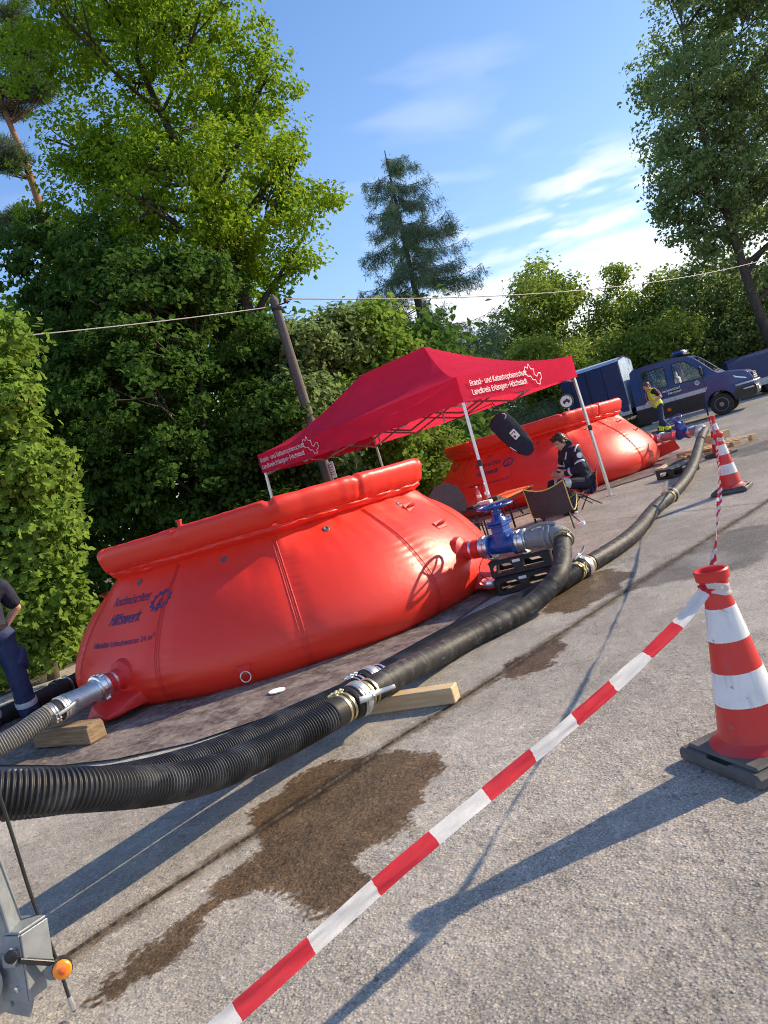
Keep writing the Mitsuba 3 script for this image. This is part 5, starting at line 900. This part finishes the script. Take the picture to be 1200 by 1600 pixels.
# ------------------------------------------------------------------ trees and undergrowth
LEAF = np.array([(0, 0, 0), (.42, .30, .10), (1, 0, -.06), (.42, -.30, .10)]), np.array([(0, 2, 1), (0, 3, 2)])
_ml = [(0, 0), (.02, .20), (.22, .44), (.30, .22), (.62, .38), (.58, .14), (1, 0), (.58, -.14), (.62, -.38), (.30, -.22), (.22, -.44), (.02, -.20)]
MAPLE = np.array([(x, y, .14 * abs(y) - .10 * x * x) for x, y in _ml]), np.array([(0, 6, 4), (0, 4, 3), (0, 3, 2), (0, 2, 1), (4, 6, 5), (0, 8, 6), (0, 9, 8), (0, 10, 9), (0, 11, 10), (8, 7, 6)])
SLIM = np.array([(0, 0, 0), (.5, .055, .02), (1, 0, 0), (.5, -.055, .02)]), LEAF[1]
def leaves(C, size, tmpl, r, up=.6, out=None, dirs=None, jit=.35):
    n = len(C); nn = r.normal(size=(n, 3)); nn /= np.linalg.norm(nn, axis=1, keepdims=True); nn += V(0, 0, up)
    if out is not None: nn += .85 * out
    nn /= np.linalg.norm(nn, axis=1, keepdims=True)
    d = r.normal(size=(n, 3)) if dirs is None else dirs + .35 * r.normal(size=(n, 3))
    if dirs is None: d[:, 2] -= .25
    d -= nn * (d * nn).sum(1, keepdims=True); d /= np.linalg.norm(d, axis=1, keepdims=True); b = np.cross(nn, d)
    sz = size * (1 + jit * r.uniform(-1, 1, n)); t, f = tmpl
    v = C[:, None] + sz[:, None, None] * (t[None, :, 0, None] * d[:, None] + t[None, :, 1, None] * b[:, None] + t[None, :, 2, None] * nn[:, None])
    return trimesh.Trimesh(v.reshape(-1, 3), (f[None] + (np.arange(n) * len(t))[:, None, None]).reshape(-1, 3), process=False)
def limb(a, b, r0, r1, r, bend=.12, n=9, sides=6):
    L = np.linalg.norm(b - a); m = (a + b) / 2 + r.normal(size=3) * L * bend * .5 + V(0, 0, -.06 * L); s = np.linspace(0, 1, n)[:, None]
    P = a * (1 - s) ** 2 + 2 * m * s * (1 - s) + b * s * s; return sweep(P, np.linspace(r0, r1, n), sides)
def tree(name, lab, catg, base, lobes, leafm, ncl, per, size, spread, tr, tmpl=LEAF, bark='m_bark', seed=1, group=None, top=None, trunk=None, nl=22, up=.6, depth=1.0, flat_=.62, shell=.42):
    r = np.random.default_rng(seed); t = thing(name, lab, catg, group); L = np.array(lobes, float); L[:, 1] += depth * r.uniform(-1, 1, len(L)) * np.clip(L[:, 3], .4, 3)
    w = L[:, 3] ** 1.75; i = r.choice(len(L), ncl, p=w / w.sum()); u = r.normal(size=(ncl, 3)); u /= np.linalg.norm(u, axis=1, keepdims=True); rho = shell + (1.04 - shell) * r.uniform(size=ncl) ** .6
    C = L[i, :3] + u * (L[i, 3] * rho)[:, None] * V(1, 1, .92); keep = C[:, 2] > .25; C, u, i = C[keep], u[keep], i[keep]
    cs = r.uniform(.55, 1.25, len(C)); k = np.repeat(np.arange(len(C)), per); X = r.normal(size=(len(k), 3)); X *= (r.uniform(0, 1, len(k)) ** .45 / np.linalg.norm(X, axis=1))[:, None]; X = X * (spread * cs[k])[:, None] * V(1, 1, flat_); X[:, 2] -= .10 * spread * (X[:, :2] ** 2).sum(1) / spread ** 2
    P = C[k] + X; P[:, 2] = np.maximum(P[:, 2], .05)
    tk = np.array(trunk) if trunk is not None else np.array([base, ((V(*base) * .45 + V(*(top or L[np.argmax(L[:, 2]), :3])) * .55) + V(.1, 0, 0)), top or L[np.argmax(L[:, 2]), :3]], float); tk = spl(tk, 40); TR = np.linspace(1, .16, 40) ** 1.1 * tr; TR[:3] *= [1.5, 1.25, 1.1]; W = [sweep(tk, TR, 10)]
    for q in r.choice(len(C), min(nl, len(C)), replace=False):
        e = C[q]; j = np.argmin(np.abs(tk[:, 2] - (e[2] - .75 * np.linalg.norm(e[:2] - tk[-1, :2]) * .8))); j = int(np.clip(j, 6, 37)); a = tk[j]; W.append(limb(a, e, TR[j] * .55, .012 + tr * .05, r))
        near = np.argsort(((C - e) ** 2).sum(1))[1:7]
        for z in near: W.append(limb(a + (e - a) * r.uniform(.45, .85), C[z], .012 + tr * .05, .006, r, n=5, sides=5))
    part(t, 'trunk', cat(*W), bark, smooth=True); part(t, 'crown', leaves(P, size, tmpl, r, up, u[k]), leafm, smooth=False, kind='stuff'); return t

OAK = [(-2.8, 19, 13.6, 1.8), (-1.0, 19, 12.3, 1.7), (-2.5, 19, 11.2, 2.3), (-4.2, 19, 11.7, 1.6), (-4.7, 19, 13.3, 1.2), (-0.1, 19, 11.5, 1.0), (-0.2, 19, 10.1, 0.9), (-1.0, 19, 9.0, 1.6), (0.1, 19, 8.5, 0.8), (0.75, 19, 8.2, 0.42), (-2.8, 19, 9.2, 2.1), (-4.7, 19, 9.7, 2.0), (-0.9, 19, 7.3, 0.8), (-0.2, 19, 7.1, 0.4), (-2.5, 19, 7.6, 1.5), (-3.8, 19, 14.5, 1.0), (-1.7, 19, 14.4, 1.3), (-0.7, 19, 13.4, 0.7), (-6, 19, 8, 1.8), (-3, 20.5, 15.6, 1.5)]
tree('oak_tree', 'tall bright yellow green oak tree towering over the left side', 'tree', (-2.2, 19.2, 0), OAK, 'm_oak', 1150, 58, .125, .46, .30, seed=3, trunk=[(-2.0, 19.2, 0), (-1.9, 19.1, 4), (-2.0, 19, 8), (-2.6, 19, 12), (-2.8, 19, 14.6)], nl=46)
M1 = [(-5.76, 16.95, 7.04, 1.47), (-6.1, 16.95, 8.51, 1.13), (-4.63, 16.95, 7.72, 1.13), (-6.1, 16.95, 5.35, 1.36), (-7.12, 16.95, 3.88, 1.13), (-5.88, 16.95, 2.86, 1.36), (-7.12, 16.95, 2.18, 1.02), (-7.8, 16.95, 6.37, 1.47)]
M2 = [(-3.92, 16.24, 6.21, 1.57), (-4.26, 16.24, 4.42, 1.68), (-5.04, 16.24, 3.3, 1.23), (-4.03, 16.24, 2.63, 1.23), (-4.82, 16.24, 1.62, 1.01), (-2.69, 16.24, 6.55, 0.9), (-3.58, 16.02, 1.28, 0.9)]
M3 = [(-2.69, 17.36, 5.76, 1.46), (-3.02, 17.36, 3.97, 1.68), (-1.57, 17.36, 4.75, 0.9), (-1.9, 17.36, 3.3, 1.01), (-2.91, 17.36, 2.51, 1.01), (-1.9, 17.36, 2.07, 0.9), (-2.46, 17.14, 1.06, 0.78)]
for nm, lab, b, L, sd in (('maple_tree', 'dark green maple tree on the far left under the oak', (-6.3, 17.3, 0), M1, 5), ('maple_tree', 'dark green maple tree behind the left end of the front tank', (-4.3, 16.7, 0), M2, 6), ('maple_tree', 'dark green maple tree left of the wooden pole', (-2.5, 17.8, 0), M3, 7)):
    tree(nm, lab, 'tree', b, L, 'm_maple', 600, 44, .115, .40, .11, tmpl=MAPLE, seed=sd, group='dark maples behind the tanks', nl=30, shell=.45, flat_=.5, depth=1.5)
BUSH = [(-4.3, 9.8, 4.5, 0.40), (-4.4, 9.8, 3.75, 0.52), (-4.5, 9.8, 2.95, 0.62), (-4.7, 9.8, 2.1, 0.66), (-5.0, 9.8, 1.3, 0.7), (-4.75, 9.8, 0.95, 0.42), (-5.1, 9.8, 0.4, 0.5), (-4.6, 9.8, 1.0, 0.32), (-5.3, 9.9, 3.2, .8), (-5.4, 9.9, 4.3, .6)]
tree('maple_bush', 'light green maple bush at the left edge behind the standing man', 'bush', (-5.0, 10.1, 0), BUSH, 'm_bush', 600, 34, .105, .30, .06, tmpl=MAPLE, seed=9, nl=24, shell=.55, depth=.5)
tree('hazel_tree', 'green leafy tree just right of the wooden pole', 'tree', (-.5, 18.3, 0), [(-0.8, 18.0, 4.9, 0.6), (0.0, 18.0, 5.0, 0.8), (-1.2, 18.0, 3.5, 0.9), (-1.0, 18.0, 2.5, 0.9), (-.9, 18, 1.4, .8)], 'm_lime', 330, 34, .15, .5, .09, tmpl=MAPLE, seed=12, nl=16)
tree('hazel_tree', 'sunlit green tree between the wooden pole and the tent peak', 'tree', (.6, 19.4, 0), [(1.0, 19.0, 5.1, 0.9), (0.1, 19.0, 4.2, 1.0), (1.3, 19.0, 4.3, 0.6), (0.1, 19.0, 3.2, 1.0), (0.8, 19.0, 2.6, 0.9), (.7, 19, 1.6, .7)], 'm_bush', 380, 34, .15, .5, .09, tmpl=MAPLE, seed=13, nl=16)
tree('shrub', 'low green shrub seen between the two red tanks under the tent', 'shrub', (1.3, 20.3, 0), [(1.1, 20.0, 1.6, 0.7), (1.4, 20.0, 2.2, 0.6), (0.6, 20.0, 1.2, 0.7), (2.0, 20.0, 1.8, 0.5), (1.8, 20, .9, .6)], 'm_far', 320, 30, .12, .4, .05, seed=14, nl=12)
def larch(lab, base, top, seed):
    r = np.random.default_rng(seed); t = thing('larch_tree', lab, 'tree'); base, top = V(*base), V(*top); W = [sweep(np.array([base, base + (top - base) * .5 + V(.1, 0, 0), top]), [.26, .16, .02], 10)]; X, D = [], []
    for k in range(125):
        f = r.uniform(.16, .985) ** .9; a0 = base + (top - base) * f; L = (1 - f) ** .68 * 5.9 * r.uniform(.6, 1.12) + .35; az = r.uniform(0, 2 * math.pi); d = V(math.cos(az), math.sin(az), 0)
        s = np.linspace(0, 1, 14)[:, None]; P = a0 + d * L * s + V(0, 0, 1) * (-.42 * L * s ** 1.2 + .30 * L * s ** 3.2); W.append(sweep(P, np.linspace(.035 * (1 - f) + .012, .006, 14), 5))
        for q in range(int(12 + 22 * L)):
            x = r.uniform(.12, 1); p = np.array([np.interp(x, s[:, 0], P[:, c]) for c in range(3)]); side = np.cross(d, (0, 0, 1)); tw = nrm(side * r.choice([-1, 1]) * r.uniform(.1, 1) + d * .4 + V(0, 0, -r.uniform(.6, 2.2))); l = r.uniform(.3, .95) * (.45 + .12 * L)
            W.append(tube(p, p + tw * l, .0035, 3)); m = 12; y = r.uniform(0, 1, m)[:, None]; X.append(p + tw * l * y + r.normal(size=(m, 3)) * .05); D.append(np.repeat(tw[None], m, 0) + r.normal(size=(m, 3)) * .7)
    part(t, 'trunk', cat(*W), 'm_bark', smooth=True); part(t, 'crown', leaves(np.vstack(X),   .20, SLIM, r, .1, dirs=np.vstack(D)), 'm_larch', smooth=False, kind='stuff')
larch('tall larch with drooping blue green branches standing behind the tent', (3.3, 33, 0), (4.45, 33, 14.9), 21)
def pine(base, pts, tops, seed, lab):
    r = np.random.default_rng(seed); t = thing('pine_tree', lab, 'tree'); tk = spl([base] + pts, 40); W = [sweep(tk, np.linspace(.30, .06, 40), 10)]; X, D = [], []
    for (x, y, z, R) in tops:
        for k in range(20):
            u = r.normal(size=3); u /= np.linalg.norm(u); c = V(x, y, z) + u * R * r.uniform(.35, 1) * V(1, 1, .7); j = int(np.argmin(((tk - c) ** 2).sum(1))); j = max(4, j - 1); W.append(limb(tk[j], c, .022, .008, r)); m = 420; v = r.normal(size=(m, 3)); v /= np.linalg.norm(v, axis=1, keepdims=True); v[:, 2] = np.abs(v[:, 2]) * .7 + .1; X.append(c + v * r.uniform(.05, .42, m)[:, None] * V(1, 1, .5)); D.append(v)
    part(t, 'trunk', cat(*W), 'm_pine_bark', smooth=True); part(t, 'crown', leaves(np.vstack(X), .19, SLIM, r, .0, dirs=np.vstack(D)), 'm_pine', smooth=False, kind='stuff')
pine((-8.5, 27, 0), [(-8.6, 27, 8), (-8.7, 27, 14.0), (-8.75, 27, 15.8), (-8.9, 27, 17.8), (-8.4, 27, 20)], [(-8.0, 27, 20.2, 1.2), (-7.6, 27, 19.0, .9), (-8.6, 27, 17.9, 1.3), (-7.5, 27, 17.9, .8), (-9.2, 27, 19.2, 1.4), (-9.4, 26.5, 15.6, 1.0), (-9.6, 27, 13.4, 1.1)], 23, 'pine tree with reddish trunk at the upper left edge')
FARM = ('m_far', 'm_lime')
for nm, lab, b, L, mt, n, per, sz, spd, tr, sd in (
    ('ash_tree', 'pale green tree rising above the tent corner in front of the white cloud', (11.8, 45, 0), [(13.0, 45, 10.0, 1.5), (12.0, 45, 8.5, 1.7), (10.6, 45, 7.0, 1.9), (14.0, 45, 8.4, 1.3), (12.5, 45, 6.0, 2.3), (8.9, 45, 6.0, 1.6), (11, 45, 3.6, 2.2), (13.5, 45, 3.5, 2)], 'm_far', 620, 34, .26, 1.0, .16, 31),
    ('birch_tree', 'slender birch with sparse crown in the far tree line', (17.2, 47, 0), [(18.0, 47, 9.2, .8), (17.9, 47, 7.7, 1.1), (16.7, 47, 5.5, 2.0), (16.2, 47, 6.9, 1.3), (17, 47, 3.5, 2)], 'm_far', 300, 30, .22, .8, .12, 32),
    ('birch_tree', 'pointed birch right of the slender one in the far tree line', (18.6, 44, 0), [(19.4, 44, 7.3, 1.1), (19.1, 44, 5.3, 1.9), (17.3, 44, 4.4, 1.8), (17.6, 44, 6.2, 1.0), (18.6, 44, 3, 2)], 'm_far', 380, 32, .24, .9, .12, 33),
    ('alder_tree', 'broad dark green tree under the tall lime at the right edge', (21.5, 43, 0), [(20.5, 43, 6.4, 2.1), (20.6, 43, 3.8, 2.6), (22.7, 43, 4.7, 2.2), (23.4, 43, 2.4, 2.2), (25.5, 43, 4.5, 2.4)], 'm_lime', 640, 34, .26, 1.0, .2, 34),
    ('hedge_bush', 'green bush under the larch just behind the tent roof', (6, 37, 0), [(5.9, 37, 5.0, 1.1), (5.1, 37, 4.6, 1.1), (7.0, 37, 4.2, 1.3), (6.0, 37, 3.2, 1.4), (5, 37, 2, 1.5), (7, 37, 1.8, 1.5), (3, 36, 2.2, 1.6)], 'm_lime', 420, 30, .22, .8, .1, 35),
    ('hedge_bush', 'olive green bush behind the far tank and the tent leg', (9.6, 38, 0), [(9.2, 38, 4.5, 1.5), (10.7, 38, 3.7, 1.5), (9.0, 38, 2.6, 1.5), (10.6, 38, 1.8, 1.6)], 'm_far', 380, 30, .22, .8, .1, 36),
    ('hedge_bush', 'bright bush behind the covered load bed of the van', (14.5, 39.5, 0), [(12.7, 39.5, 3.7, 1.6), (14.6, 39.5, 4.0, 1.6), (16.6, 39.5, 3.8, 1.6), (13.8, 39.5, 2.0, 1.5), (16, 39.5, 1.8, 1.6)], 'm_far', 460, 30, .22, .8, .1, 37),
    ('hedge_bush', 'dark bush behind the bonnet of the van at the right', (20.5, 40, 0), [(18.6, 40, 3.2, 1.7), (20.6, 40, 3.0, 1.7), (22.6, 40, 3.2, 1.9), (19.5, 40, 1.6, 1.6), (22, 40, 1.5, 1.6), (25, 40, 3, 2)], 'm_lime', 460, 30, .22, .8, .1, 38)):
    tree(nm, lab, 'tree' if 'tree' in nm else 'bush', b, L, mt, n, per, sz, spd, tr, seed=sd, nl=18, group='far tree line' if 'tree' in nm else 'bushes behind the vehicles')
LIME = [(20.9, 36, 17.0, 2.6), (23.0, 36, 16.4, 3.0), (19.3, 36, 15.3, 1.6), (20.7, 36, 13.6, 2.9), (22.4, 36, 12.2, 2.8), (18.4, 36, 12.6, 1.4), (18.3, 36, 10.8, 1.6), (19.5, 36, 10.3, 2.3), (21.2, 36, 8.9, 2.2), (16.9, 36, 9.6, .65), (18.2, 36, 8.3, 1.1), (19.9, 36, 7.3, 1.1), (21.9, 36, 19.4, 2.5), (24.3, 36, 19.1, 2.8), (24.5, 36, 14, 2.8), (24, 36, 10, 2.5), (21.5, 36, 21.5, 2), (23.2, 37, 7.2, 2.0), (24.2, 37, 4.8, 2.0), (21.6, 38, 5.4, 1.6), (22.6, 38, 3.2, 1.6)]
tree('lime_tree', 'very tall dark lime tree with leaning trunk at the right edge', 'tree', (20.6, 36, 0), LIME, 'm_lime', 1250, 46, .22, .80, .30, seed=41, trunk=[(20.7, 36, 0), (20.5, 36, 1.4), (20.1, 36, 4.4), (19.9, 36, 8.2), (19.7, 36, 13.7), (20.2, 36, 18.5)], nl=60)
# the wood behind: one mass of dark foliage that nobody could count, and the ground cover at the yard's edge
r = np.random.default_rng(51); n = 2600; X = r.uniform(-26, 3.5, n); Y = 21.5 + .12 * np.abs(X + 4) + r.uniform(0, 5, n); H = np.where(X > -1.5, 5.5, 9.5); Z = r.uniform(0, 1, n) * H
C = np.stack([X, Y, Z], 1); k = np.repeat(np.arange(n), 26); P = C[k] + r.normal(size=(len(k), 3)) * V(.7, .5, .5)
single('woodland', leaves(np.c_[P[:, :2], np.maximum(P[:, 2], .1)], .30, LEAF, r, .5), 'm_maple', 'dense shaded woodland foliage behind the trees on the left', 'woodland', kind='stuff', smooth=False)
edge = np.array([(-14, 7), (-12, 7.4), (-6.2, 9.7), (-5.2, 11.6), (-3.4, 13.4), (-1.6, 16.1), (0.2, 20.0), (2.8, 24.5), (5.8, 30.6), (11.6, 36.8), (30, 40.2)]); s = np.r_[0, np.cumsum(np.linalg.norm(np.diff(edge, axis=0), axis=1))]
q = r.uniform(0, s[-1], 2600) ** 1.0; B = np.stack([np.interp(q, s, edge[:, c]) for c in range(2)], 1); B += np.abs(r.normal(size=(len(B), 1))) * V(-.75, .55) * 1.0; hh = r.uniform(.05, .55, len(B)) * np.where(q > 22, 1.6, 1)
k = np.repeat(np.arange(len(B)), 12); P = np.c_[B[k], hh[k] * r.uniform(.1, 1, len(k))] + r.normal(size=(len(k), 3)) * V(.14, .14, .05); P[:, 2] = np.maximum(P[:, 2], .02)
single('undergrowth', leaves(P, .12, LEAF, r, .5), 'm_undergrowth', 'low nettles and grass along the edge of the concrete', 'undergrowth', kind='stuff', smooth=False)
